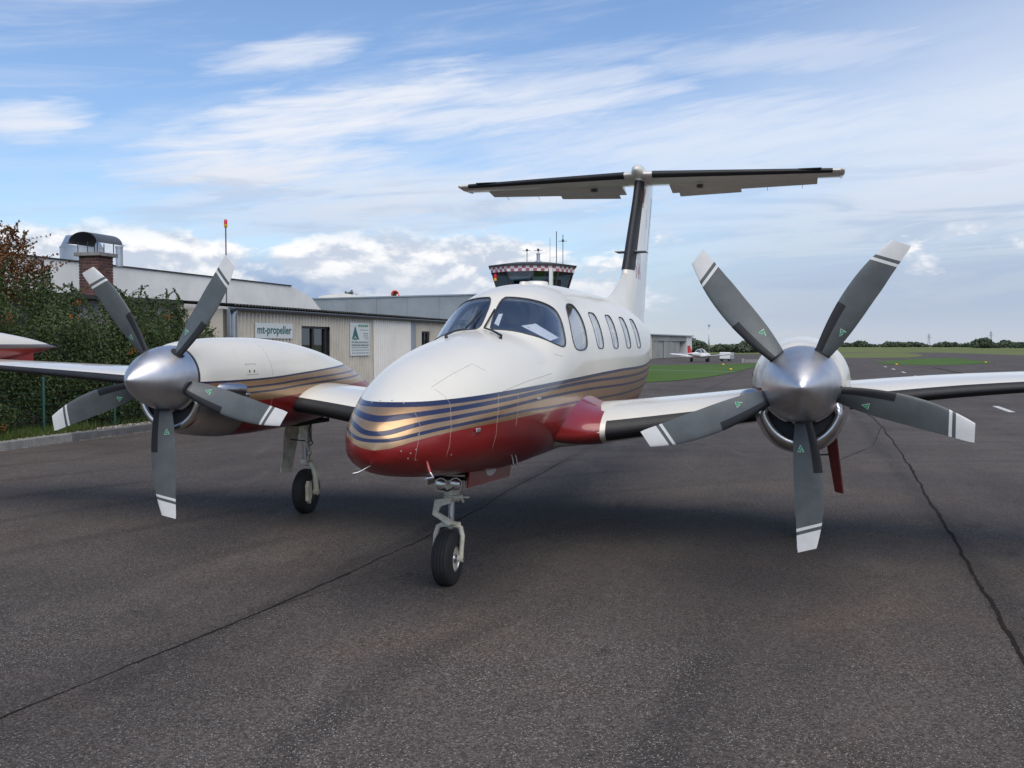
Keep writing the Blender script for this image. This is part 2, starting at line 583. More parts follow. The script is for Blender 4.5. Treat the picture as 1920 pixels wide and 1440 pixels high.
def round_poly(P, it=2):
    """corner-cutting on a closed 3D polygon"""
    for _ in range(it):
        Q = []
        for i in range(len(P)):
            a, b = P[i], P[(i + 1) % len(P)]
            Q += [a * 0.75 + b * 0.25, a * 0.25 + b * 0.75]
        P = Q
    return P


def resample(P, n):
    P = [np.array(p) for p in P] + [np.array(P[0])]
    L = np.concatenate([[0], np.cumsum([np.linalg.norm(P[i + 1] - P[i]) for i in range(len(P) - 1)])])
    out = []
    for t in np.linspace(0, L[-1], n, endpoint=False):
        i = min(int(np.searchsorted(L, t, 'right') - 1), len(P) - 2)
        q = (t - L[i]) / max(L[i + 1] - L[i], 1e-9)
        out.append(Vector(P[i] * (1 - q) + P[i + 1] * q))
    return out


windows = []          # (name, polygon on the skin)
ws = [hit(*p) for p in crop3([(915, 362), (990, 178), (1060, 178), (1150, 190), (1240, 212), (1300, 244), (1332, 295), (1355, 375), (1369, 475), (1300, 452), (1200, 410), (1080, 378), (960, 366)])]
ws = [p for p in ws if p is not None]
sw = [hit(*p) for p in crop3([(1358, 222), (1395, 213), (1432, 255), (1465, 320), (1487, 410), (1491, 460), (1478, 484), (1425, 487), (1403, 430), (1383, 320)])]
sw = [p for p in sw if p is not None]
w1 = [hit(*p) for p in crop3([(1495, 267), (1531, 270), (1560, 315), (1580, 385), (1586, 450), (1578, 475), (1543, 476), (1527, 440), (1512, 345)])]
w1 = [p for p in w1 if p is not None]
w1c = sum(p.y for p in w1) / len(w1)
# cabin windows are all alike: one rounded upright shape repeated along the side
zlo = min(p.z for p in w1); zhi = max(p.z for p in w1)
hw_ = 0.19
cab = []
for k in range(40):
    a = 2 * math.pi * k / 40
    ca, sa = math.cos(a), math.sin(a)
    cab.append((hw_ * math.copysign(abs(ca) ** 0.42, ca), (zlo + zhi) / 2 + (zhi - zlo) / 2 * math.copysign(abs(sa) ** 0.5, sa)))
WPITCH = 0.92
print('W1', round(w1c, 3), round(zlo, 3), round(zhi, 3), 'SW', [tuple(round(c, 2) for c in p) for p in sw][:3])
for sgn in (1, -1):
    mir = lambda P: [Vector((p.x * sgn, p.y, p.z)) for p in P]
    windows.append(('windshield_pane', mir(resample(round_poly(ws, 2), 56)), 'ws'))
    windows.append(('cockpit_side_pane', mir(resample(round_poly(sw, 2), 40)), 'ws'))
    for k in range(4):
        P = []
        for yy, zz in cab:
            y = w1c + WPITCH * k + yy
            c, nu = f_c(y), f_nu(y)
            h = f_t(y) - c
            x = f_w(y) * (1 - min(1, abs((zz - c) / h)) ** nu) ** (1 / nu)
            P.append(Vector((x * sgn, y, zz)))
        windows.append(('cabin_pane', P, 'cab'))


def poly_normal(P):
    n = Vector((0, 0, 0))
    for p in P:
        n += surf(p)[1]
    return n.normalized()


def prism_bm(bm, P, depth_in, depth_out, grow=0.0):
    n = poly_normal(P)
    c = sum(P, Vector()) / len(P)
    Q = [p + (p - c).normalized() * grow for p in P]
    lo = [bm.verts.new(p - n * depth_in) for p in Q]
    hi = [bm.verts.new(p + n * depth_out) for p in Q]
    k = len(Q)
    fs = [bm.faces.new((lo[i], lo[(i + 1) % k], hi[(i + 1) % k], hi[i])) for i in range(k)]
    fs += [bm.faces.new(lo[::-1]), bm.faces.new(hi)]
    bmesh.ops.recalc_face_normals(bm, faces=fs)


def boolean(base_me, cut_me, op):
    bo = bpy.data.objects.new('tmp_base', base_me); co_ = bpy.data.objects.new('tmp_cut', cut_me)
    col.objects.link(bo); col.objects.link(co_)
    md = bo.modifiers.new('b', 'BOOLEAN'); md.operation = op; md.solver = 'EXACT'; md.object = co_; md.use_self = op == 'DIFFERENCE'
    dg = bpy.context.evaluated_depsgraph_get(); dg.update()
    me = bpy.data.meshes.new_from_object(bo.evaluated_get(dg))
    bpy.data.objects.remove(bo); bpy.data.objects.remove(co_)
    return me


# hollow skin
sh = MB(); sh.grid(outer_rows)
inner_rows = [fsec(y, 64, -0.035) for y in np.arange(-0.3, 8.0, 0.15)]
sh.grid(inner_rows)
bmesh.ops.recalc_face_normals(sh.bm, faces=sh.bm.faces)
NIN = len(inner_rows) * 64
bmv = list(sh.bm.verts)
inner_set = set(v.index for v in bmv[-NIN:]) if False else None
sh.bm.verts.ensure_lookup_table()
inn = set(range(len(outer_rows) * NA, len(sh.bm.verts)))
sh.bm.verts.index_update()
for f in sh.bm.faces:
    if f.verts[0].index in inn:
        c = f.calc_center_median()
        rad = Vector((c.x, 0, c.z - f_c(c.y)))
        if len(f.verts) == 4 and f.normal.dot(rad) > 0:
            f.normal_flip()
        elif len(f.verts) > 4 and (f.normal.y > 0) == (c.y > 3):
            f.normal_flip()
shell_me = bpy.data.meshes.new('shell'); sh.bm.to_mesh(shell_me); sh.bm.free()
cb = bmesh.new()
for nm, P, kd in windows:
    prism_bm(cb, P, 0.22 if kd == 'cab' else 0.16, 0.2)
cut_me = bpy.data.meshes.new('cut'); cb.to_mesh(cut_me); cb.free()
fus_me = boolean(shell_me, cut_me, 'DIFFERENCE')


def stripe_pts(px, extra):
    P = [hit(u, v) for u, v in px]
    P = [(p.y, p.z) for p in P if p is not None and p.x > -0.03] + extra
    P.sort()
    out = []
    for p in P:
        if not out or p[0] - out[-1][0] > 0.05:
            out.append(p)
    return out


TOPL = stripe_pts([(690, 753), (740, 754), (790, 753), (827, 750), (943, 734), (1030, 718), (1100, 704), (1160, 692)], [(6.4, 1.64), (10.6, 1.85)])
ST2 = stripe_pts([(672, 776), (685, 783), (697, 787), (725, 785), (756, 781), (846, 768), (972, 744), (1040, 728)], [(6.4, 1.545), (10.6, 1.78)])
ST3 = stripe_pts([(660, 810), (678, 816), (717, 813), (788, 795), (846, 784), (972, 758), (1040, 742)], [(6.4, 1.45), (10.6, 1.71)])
ST4 = stripe_pts([(660, 831), (685, 834), (727, 826), (788, 813), (846, 800), (972, 773), (1033, 763)], [(6.4, 1.35), (10.6, 1.64)])
REDL = stripe_pts([(664, 846), (700, 845), (740, 837), (781, 826), (846, 810), (972, 784), (1033, 770)], [(6.4, 1.25), (10.6, 1.57)])
print('stripes', [(round(a, 2), round(b, 2)) for a, b in TOPL], [(round(a, 2), round(b, 2)) for a, b in REDL])


def livery(name, curves, widths, red_curve, white=WHITE, ylo=-2.0, yhi=11.0):
    """white over gold with navy lines over maroon; curves give line heights along the body"""
    mt = bpy.data.materials.new(name)
    mt.use_nodes = True
    t = NT(mt.node_tree)
    b = t.n('ShaderNodeBsdfPrincipled'); o = t.n('ShaderNodeOutputMaterial')
    t.t.links.new(b.outputs[0], o.inputs[0])
    co = t.obj()
    X, Y, Z = t.sep(co)
    ty = t.m('DIVIDE', t.m('SUBTRACT', Y, ylo), yhi - ylo)

    def curve(P):
        nd = t.n('ShaderNodeFloatCurve')
        t.put(nd.inputs['Value'], ty)
        c = nd.mapping.curves[0]
        pts = [((y - ylo) / (yhi - ylo), z / 3.0) for y, z in P]
        c.points[0].location = pts[0]; c.points[1].location = pts[-1]
        for p in pts[1:-1]:
            c.points.new(*p)
        nd.mapping.use_clip = False
        nd.mapping.update()
        return t.m('MULTIPLY', nd.outputs[0], 3.0)
    nz = t.noise(co, 1.6, 5, 0.6)
    wcol = t.mix(t.step(nz, 0.35, 0.7), tuple(x * 0.96 for x in white), white)
    # a little road film and streaking on the white
    grime = t.step(t.noise(t.comb(t.m('MULTIPLY', X, 6.0), t.m('MULTIPLY', Y, 9.0), t.m('MULTIPLY', Z, 1.2)), 1.0, 6, 0.7), 0.5, 0.8, 0.0, 0.35)
    wcol = t.mix(grime, wcol, tuple(x * 0.82 for x in white))
    gold = t.mix(t.step(t.noise(co, 9, 3), 0.3, 0.7), (0.46, 0.29, 0.155), (0.50, 0.32, 0.175))
    navy = (0.012, 0.017, 0.058)
    redc = t.mix(t.step(t.noise(co, 4, 4), 0.3, 0.7), (0.195, 0.008, 0.008), (0.235, 0.010, 0.009))
    zt = curve(curves[0])
    below = t.step(Z, t.m('ADD', zt, 0.0012), t.m('SUBTRACT', zt, 0.0012))
    line = t.m('MULTIPLY', below, t.step(Z, t.m('SUBTRACT', zt, widths[0] + 0.0015), t.m('SUBTRACT', zt, widths[0] - 0.0015)))
    colr = t.mix(below, wcol, gold)
    for cv, wd in zip(curves[1:], widths[1:]):
        zc = curve(cv)
        dd = t.m('ABSOLUTE', t.m('SUBTRACT', Z, zc))
        line = t.m('MAXIMUM', line, t.step(dd, wd / 2 + 0.0015, wd / 2 - 0.0015))
    colr = t.mix(line, colr, navy)
    zr = curve(red_curve)
    isred = t.step(Z, t.m('ADD', zr, 0.0012), t.m('SUBTRACT', zr, 0.0012))
    colr = t.mix(isred, colr, redc)
    t.put(b.inputs['Base Color'], colr)
    t.put(b.inputs['Metallic'], t.m('MULTIPLY', t.m('MULTIPLY', t.m('SUBTRACT', below, isred), t.m('SUBTRACT', 1.0, line)), 0.8))
    t.put(b.inputs['Roughness'], t.m('ADD', 0.27, t.m('MULTIPLY', nz, 0.14)))
    b.inputs['Coat Weight'].default_value = 0.4
    b.inputs['Coat Roughness'].default_value = 0.08
    bp = t.n('ShaderNodeBump'); bp.inputs['Strength'].default_value = 0.04; bp.inputs['Distance'].default_value = 0.02
    t.put(bp.inputs['Height'], t.noise(co, 2.2, 2))
    t.t.links.new(bp.outputs[0], b.inputs['Normal'])
    t.t.links.new(bp.outputs[0], b.inputs['Coat Normal'])
    return mt


M['fus'] = livery('fuselage_paint', [TOPL, ST2, ST3, ST4], [0.032, 0.030, 0.026, 0.022], REDL)
fus_me.materials.clear()
fuselage = link('fuselage', fus_me, [M['fus'], M['lining']], plane, True)
# skin normals, and the pale lining on the inside faces
cn = [None] * len(fus_me.loops)
vcache = {}
for p in fus_me.polygons:
    pn = p.normal.copy()
    loc, nr, dist = surf(p.center)
    outer_face = dist < 0.004 and pn.dot(nr) > 0.85
    p.material_index = 0 if outer_face or dist < 0.03 else 1
    for li in p.loop_indices:
        if outer_face:
            vi = fus_me.loops[li].vertex_index
            if vi not in vcache:
                vcache[vi] = surf(fus_me.vertices[vi].co)[1]
            cn[li] = vcache[vi]
        else:
            cn[li] = pn
fus_me.normals_split_custom_set(cn)

# panes: a thin curved shell cut to the window outlines, and a dark seal round each
gb = MB()
ysg = np.arange(0.4, 6.9, 0.06)
gb.grid([fsec(y, 112, -0.004) for y in ysg])
go = len(gb.bm.verts)
gb.grid([fsec(y, 112, -0.011) for y in np.arange(0.43, 6.86, 0.06)])
bmesh.ops.recalc_face_normals(gb.bm, faces=gb.bm.faces)
gb.bm.verts.index_update()
for f in gb.bm.faces:
    if f.verts[0].index >= go:
        c = f.calc_center_median()
        if len(f.verts) == 4:
            if f.normal.dot(Vector((c.x, 0, c.z - f_c(c.y)))) > 0:
                f.normal_flip()
        elif (f.normal.y > 0) == (c.y > 3):
            f.normal_flip()
gl_me = bpy.data.meshes.new('gl'); gb.bm.to_mesh(gl_me); gb.bm.free()
for nm, P, kd in windows:
    bmx = bmesh.new()
    prism_bm(bmx, P, 0.16, 0.2, -0.0015)
    cm = bpy.data.meshes.new('c'); bmx.to_mesh(cm); bmx.free()
    pm = boolean(gl_me, cm, 'INTERSECT')
    cnn = []
    for p in pm.polygons:
        nr = surf(p.center)[1]
        k = p.normal.dot(nr)
        for li in p.loop_indices:
            if abs(k) > 0.8:
                q = surf(pm.vertices[pm.loops[li].vertex_index].co)[1]
                cnn.append(q if k > 0 else -q)
            else:
                cnn.append(p.normal.copy())
    if len(pm.polygons):
        o = link(nm, pm, M['glass' if kd == 'ws' else 'cabinglass'], fuselage, True)
        pm.normals_split_custom_set(cnn)
    MB().loop_tube([surf(p)[0] for p in P], 0.007 if kd == 'ws' else 0.006, 6).build('window_seal', M['seal'], fuselage, True)


def seam(px, mat='seam', r=0.0016):
    P = []
    for i in range(len(px) - 1):
        for t in np.linspace(0, 1, 9)[(0 if i == 0 else 1):]:
            h = hit(px[i][0] * (1 - t) + px[i + 1][0] * t, px[i][1] * (1 - t) + px[i + 1][1] * t)
            if h is not None:
                P.append(h)
    if len(P) > 2:
        MB().tube(P, r, 5).build('panel_seam', M[mat], fuselage, True)


for px, mt_ in (([(845, 768), (846, 800), (843, 835), (836, 858)], 'seamlight'), ([(935, 739), (934, 770), (930, 815), (922, 847)], 'seamlight'),
            ([(972, 739), (971, 770), (967, 800)], 'seamlight'), ([(971, 782), (1033, 770)], 'seamlight'),
            ([(809, 726), (845, 703), (885, 682), (910, 695)], 'seam'), ([(814, 729), (833, 742), (843, 755), (845, 768)], 'seam'),
            ([(775, 770), (784, 785), (788, 800), (785, 823), (778, 862)], 'seam'), ([(1055, 668), (1040, 664)], 'seam'),
            ([(940, 735), (985, 716), (1035, 700)], 'seam')):
    seam(px, mt_)
# nose baggage door handle, rivets on the nose cap, small side handle
hp = hit(898, 806)
if hp is not None:
    n_ = surf(hp)[1]
    MB().box(hp + Vector((-0.006, -0.06, -0.014)), hp + Vector((0.006, 0.045, 0.014)), 0.004).build('door_handle', M['alu'], fuselage)
hp = hit(1010, 747)
if hp is not None:
    MB().box(hp + Vector((-0.004, -0.06, -0.008)), hp + Vector((0.01, 0.05, 0.008)), 0.003).build('door_handle', M['alu'], fuselage)
for u, v in ((697, 755), (713, 751), (735, 751), (757, 756), (680, 756), (846, 853), (787, 790), (785, 815), (780, 843), (779, 862), (765, 860), (770, 850), (752, 846)):
    h = hit(u, v)
    if h is not None:
        MB().lathe([(0.0, 0.006), (0.002, 0.005)], h, surf(h)[1], 8).build('rivet', M['seam'], fuselage)


def tubeon(name, pts, r, mat, parent, n=10):
    return MB().tube(pts, r, n).build(name, M[mat], parent, True, 40)


# wipers
def wiper(pivot, tip, blade_a, blade_b):
    A, B = hit(*pivot), hit(*tip)
    nA, nB = surf(A)[1], surf(B)[1]
    o = MB()
    o.tube([A + nA * 0.0, A + nA * 0.028, (A + B) / 2 + nB * 0.035, B + nB * 0.02], [0.016, 0.012, 0.009, 0.007], 8)
    o.build('wiper_arm', M['black'], fuselage, True, 40)
    P = [hit(*blade_a), hit(*blade_b)]
    MB().tube([p + surf(p)[1] * 0.016 for p in P], 0.009, 6).build('wiper_blade', M['black'], fuselage, True)


wiper((938, 635), (908, 619), (909, 616), (928, 583))
wiper((837, 634), (873, 621), (875, 618), (903, 586))
# roof antennas
for y0, lx, hz in ((2.30, 0.05, 0.022), (2.75, 0.13, 0.032)):
    zt = f_t(y0)
    MB().grid([[(0.02 + lx * s_ * math.cos(a), y0 + 0.12 * s_ * math.sin(a), zt - 0.02 + (hz + 0.02) * q) for a in np.linspace(0, 2 * math.pi, 24, endpoint=False)]
               for q, s_ in ((0, 1), (0.7, 0.97), (0.9, 0.85), (1.0, 0.6))]).build('roof_antenna', M['white'], fuselage, True, 50)
# underside: vent pipes, drain hook, red temperature mast
for u_ in (962, 969):
    b0 = np.array(hit(u_, 851))
    tubeon('vent_pipe', [b0 + (-0.03, 0, 0.03), b0 + (0.0, -0.01, -0.045), b0 + (0.008, -0.025, -0.085)], 0.009, 'darkmetal', fuselage)
hk = np.array(pl(668, 888, 0, -0.10))
tubeon('drain_hook', [hk + (0.06, 0.10, 0.045), hk + (0.03, 0.03, 0.018), hk + (0.008, 0.0, 0.006), hk + (-0.02, -0.01, 0.0)], 0.006, 'steel', fuselage)
pt0 = np.array(hit(794, 868)); pt1 = pl(806, 886, 1, pt0[1] - 0.03); pt2 = pl(812, 896, 1, pt0[1] - 0.035); pt3 = pl(797, 898, 1, pt0[1] - 0.10)
tubeon('air_probe', [pt0 + (0, 0.04, 0.03), pt1], 0.011, 'red', fuselage)
tubeon('air_probe', [pt1, pt2, pt3], 0.009, 'alu', fuselage)

# cockpit and cabin interior
MB().prism([(0.95, 1.72), (1.02, 1.83), (1.15, 1.86), (1.42, 1.85), (1.42, 1.25), (0.95, 1.25)], 0, -0.5, 0.5).build('instrument_panel', M['panelgrey'], plane)
for s_ in (-1, 1):
    seat = MB().box((s_ * 0.30 - 0.21, 1.9, 1.25), (s_ * 0.30 + 0.21, 2.35, 1.42), 0.05).build('cockpit_seat', M['leather'], plane, True, 40)
    MB().box((s_ * 0.30 - 0.20, 2.32, 1.40), (s_ * 0.30 + 0.20, 2.44, 1.98), 0.05).build('backrest', M['leather'], seat, True, 40)
    MB().box((s_ * 0.30 - 0.11, 2.33, 2.0), (s_ * 0.30 + 0.11, 2.42, 2.18), 0.04).build('headrest', M['leather'], seat, True, 40)
    yk = MB()
    yk.tube([(s_ * 0.30, 1.42, 1.72), (s_ * 0.30, 1.62, 1.74)], 0.018, 8)
    yk.tube([(s_ * 0.30 - 0.13, 1.62, 1.86), (s_ * 0.30 - 0.11, 1.62, 1.75), (s_ * 0.30 + 0.11, 1.62, 1.75), (s_ * 0.30 + 0.13, 1.62, 1.86)], 0.016, 8)
    yk.build('control_yoke', M['black'], plane, True, 40)
MB().grid([fsec(y, 40, -0.045) for y in (2.44, 2.46)]).build('cabin_bulkhead', M['lining'], plane)
for s_ in (-1, 1):
    for k in range(4):
        y = w1c + WPITCH * k
        rows = []
        for z in np.linspace(zlo - 0.05, zhi + 0.03, 8):
            xr = f_w(y) * (1 - (abs(z - f_c(y)) / (f_t(y) - f_c(y))) ** f_nu(y)) ** (1 / f_nu(y)) - 0.06
            rows.append([(s_ * (xr + 0.006 * math.sin(q * 40)), y + q, z) for q in np.linspace(-0.24, 0.24, 25)])
        MB().grid(rows, closed=False).build('window_curtain', M['curtain'], plane, True)
def card(px, back, name, label):
    P = []
    for u, v in px:
        h = np.array(hit(u, v)); dd = ray(u, v); dd = dd / np.linalg.norm(dd)
        P.append(h + dd * back)
    n = np.cross(P[1] - P[0], P[3] - P[0]); n /= np.linalg.norm(n)
    if n @ (CAMP - P[0]) < 0:
        n = -n
    o = pyd(name, [p for p in P] + [p - n * 0.002 for p in P], [(0, 1, 2, 3), (7, 6, 5, 4), (0, 4, 5, 1), (1, 5, 6, 2), (2, 6, 7, 3), (3, 7, 4, 0)], M['paper'])
    tag(o, label, 'card')
    return o, P, n


sheet, P, n_ = card(crop3([(1105, 343), (1190, 330), (1325, 412), (1275, 430)]), 0.09, 'paper_card', 'white printed card lying behind the windshield of the airplane')
P = [p + n_ * 0.0015 for p in P]
tx = MB()
for k in range(4):
    for b in np.arange(0.12, 0.8, 0.11):
        def bl(s, t):
            return (P[0] * (1 - s) + P[3] * s) * (1 - t) + (P[1] * (1 - s) + P[2] * s) * t
        a = 0.2 + 0.15 * k
        tx.bm.faces.new([tx.bm.verts.new(tuple(bl(*q))) for q in ((b, a), (b + 0.07, a), (b + 0.07, a + 0.05), (b, a + 0.05))])
pr_ = tx.build('print_lines', M['signgrey'], sheet)
pr_['kind'] = 'stuff'
card(crop3([(950, 330), (975, 275), (1000, 272), (975, 345)]), 0.05, 'paper_card', 'narrow white card standing beside the windshield centre post')

# ------------------------------------------------------------------ wings
le_y = interp([0.55, 0.8, 2.3, 3.1, 4.2, 6.0, 6.75], [1.42, 1.52, 1.86, 1.66, 1.66, 1.90, 2.0])
le_z = interp([0.55, 0.8, 2.3, 3.1, 4.2, 6.0, 6.75], [1.06, 1.085, 1.28, 1.40, 1.525, 1.635, 1.675])
ch = interp([0.55, 2.3, 3.1, 6.75], [2.75, 2.25, 2.15, 1.35])
th_ = interp([0.55, 2.3, 3.1, 4.2, 6.75], [0.152, 0.145, 0.125, 0.105, 0.078])


def afoil(n=40):
    """closed aerofoil outline, chord 1, trailing edge over the top to the nose and back"""
    t = (1 - np.cos(np.linspace(0, math.pi, n))) / 2
    yt = 5 * (0.2969 * np.sqrt(t) - 0.126 * t - 0.3516 * t**2 + 0.2843 * t**3 - 0.1036 * t**4)
    cam_ = np.where(t < 0.4, 0.17 * (2 * 0.4 * t - t**2) / 0.16, 0.17 * ((1 - 0.8) + 0.8 * t - t**2) / 0.36)
    up_ = [(a, c + b) for a, b, c in zip(t, yt, cam_)][::-1]
    dn = [(a, c * 1 - b * 0.9) for a, b, c in zip(t, yt, cam_)][1:-1]
    return up_ + dn


AF = afoil()


def wing_sec(x, sgn, cut=None, off=0.0):
    c, tk, y0, z0 = ch(x), th_(x), le_y(x), le_z(x)
    inc = math.radians(1.0)
    out = []
    for a, b in (AF if cut is None else cut):
        zz = b * tk * c
        yy = a * c
        if off:
            yy -= off
            zz += off * (1 if b > 0 else -1)
        out.append((sgn * x, y0 + yy * math.cos(inc) + zz * math.sin(inc), z0 - yy * math.sin(inc) + zz * math.cos(inc)))
    return out


nose_cut = [p for p in AF if p[0] <= (0.036 if p[1] > 0 else 0.05)]
wing_z = np.concatenate([np.linspace(0.5, 2.3, 8), np.linspace(2.5, 6.75, 14)])
wings = []
for sgn in (1, -1):
    wg = MB().grid([wing_sec(x, sgn) for x in wing_z]).build('wing', M['white'], plane, True, 50)
    wings.append(wg)
    for xa, xb in ((0.97, 2.33), (3.1, 6.4)):
        rows = [wing_sec(x, sgn, nose_cut, 0.004) for x in np.linspace(xa, xb, 12)]
        MB().grid(rows, closed=False).build('deicing_boot', M['rubber'], wg, True)
    # flap and aileron seams: separate trailing-edge panels a little proud
    for nm, xa, xb in (('flap', 0.95, 2.25), ('flap', 3.15, 4.6), ('aileron', 4.65, 6.6)):
        rows = []
        te = [p for p in AF if p[0] > 0.74]
        for x in np.linspace(xa, xb, 6):
            rows.append(wing_sec(x, sgn, te, 0.003))
        # AF order starts at trailing edge top; split list keeps both sides
        MB().grid(rows, closed=False).build(nm, M['white'], wg, True)
    MB().tube([(sgn * 6.2, le_y(6.2) + 1.35, le_z(6.2) - 0.02), (sgn * 6.2, le_y(6.2) + 1.75, le_z(6.2) - 0.06)], 0.004, 5).build('static_wick', M['black'], wg)
    # root fillet
    rows = []
    for k, q in enumerate(np.linspace(0, 1, 12)):
        x = 0.50 + 0.42 * q
        g = (1 - q) ** 2.4
        sec = []
        c, tk = ch(x), th_(x)
        for a, b in AF:
            yy = a * (c + 0.30 * g) - 0.34 * g
            zz = b * tk * c * (1 + (0.75 * g if b > 0 else -0.3 * g)) + 0.06 * g
            sec.append((sgn * x, le_y(max(x, 0.55)) + yy, le_z(max(x, 0.55)) - yy * 0.035 + zz + 0.004 * (1 if b > 0 else -1)))
        rows.append(sec)
    MB().grid(rows).build('wing_root_fairing', M['red'], plane, True, 60)
    # tip tank
    prof = interp([0.75, 0.80, 0.95, 1.3, 1.9, 2.6, 3.2, 3.6, 3.8, 3.9], [0.0, 0.07, 0.15, 0.235, 0.26, 0.225, 0.15, 0.075, 0.025, 0.006])
    ty = [0.755] + list(np.linspace(0.8, 3.9, 36))
    rows = [[(sgn * 6.9 + prof(y) * math.cos(a), y, 1.872 + prof(y) * 0.92 * math.sin(a)) for a in np.linspace(0, 2 * math.pi, 32, endpoint=False)] for y in ty]
    tank = MB().grid(rows)
    flatc = lambda z: [(-2.0, z), (2.0, z + 0.005), (11.0, z)]
    if 'tank' not in M:
        M['tank'] = livery('tip_tank_paint', [flatc(1.90), flatc(1.872), flatc(1.853)], [0.016, 0.012, 0.010], flatc(1.843))
    tk_o = tank.build('tip_tank', M['tank'], plane, True, 40)
    MB().prism([(2.1, 1.62), (3.36, 1.655), (3.36, 1.80), (2.1, 1.80)], 0, sgn * 6.9 - 0.10 if sgn > 0 else -7.0, sgn * 6.9 + 0.10 if sgn > 0 else -6.8).build('tank_fairing', M['red'], tk_o)

# ------------------------------------------------------------------ engines and propellers
HX, HY, HZ, PR = 2.683, 0.153, 1.607, 1.22
# nacelle stations along y
NYS = [0.30, 0.36, 0.6, 1.0, 1.5, 2.1, 2.7, 3.3, 3.8, 4.3, 4.75]
n_w = interp(NYS, [0.285, 0.315, 0.35, 0.385, 0.40, 0.40, 0.385, 0.34, 0.28, 0.18, 0.02])
n_t = interp(NYS, [1.895, 1.918, 1.945, 1.968, 1.972, 1.945, 1.875, 1.76, 1.62, 1.44, 1.30])
n_b = interp(NYS, [1.20, 1.13, 1.075, 1.03, 1.015, 1.02, 1.04, 1.08, 1.12, 1.18, 1.26])
n_c = interp(NYS, [1.60, 1.60, 1.60, 1.58, 1.55, 1.52, 1.48, 1.42, 1.37, 1.31, 1.28])


def nsec(y, sgn, n=72, off=0.0, a0=0, a1=2 * math.pi, end=False):
    out = []
    for a in np.linspace(a0, a1, n, endpoint=end):
        ca, sa = math.cos(a), math.sin(a)
        h = (n_t(y) - n_c(y)) if sa >= 0 else (n_c(y) - n_b(y))
        e = 2.1 if sa >= 0 else 2.35
        out.append((sgn * HX + (n_w(y) + off) * math.copysign(abs(ca) ** (2 / e), ca), y, n_c(y) + (h + off) * math.copysign(abs(sa) ** (2 / e), sa)))
    return out


nl = lambda a, b: [(-2.0, a), (0.2, a), (1.3, a + 0.01), (2.1, a + 0.045), (3.0, a + b), (5.0, a + b + 0.06), (11.0, a + b)]
M['nacelle'] = livery('nacelle_paint', [nl(1.575, 0.085), nl(1.50, 0.075), nl(1.445, 0.07)], [0.018, 0.020, 0.020], nl(1.36, 0.075))


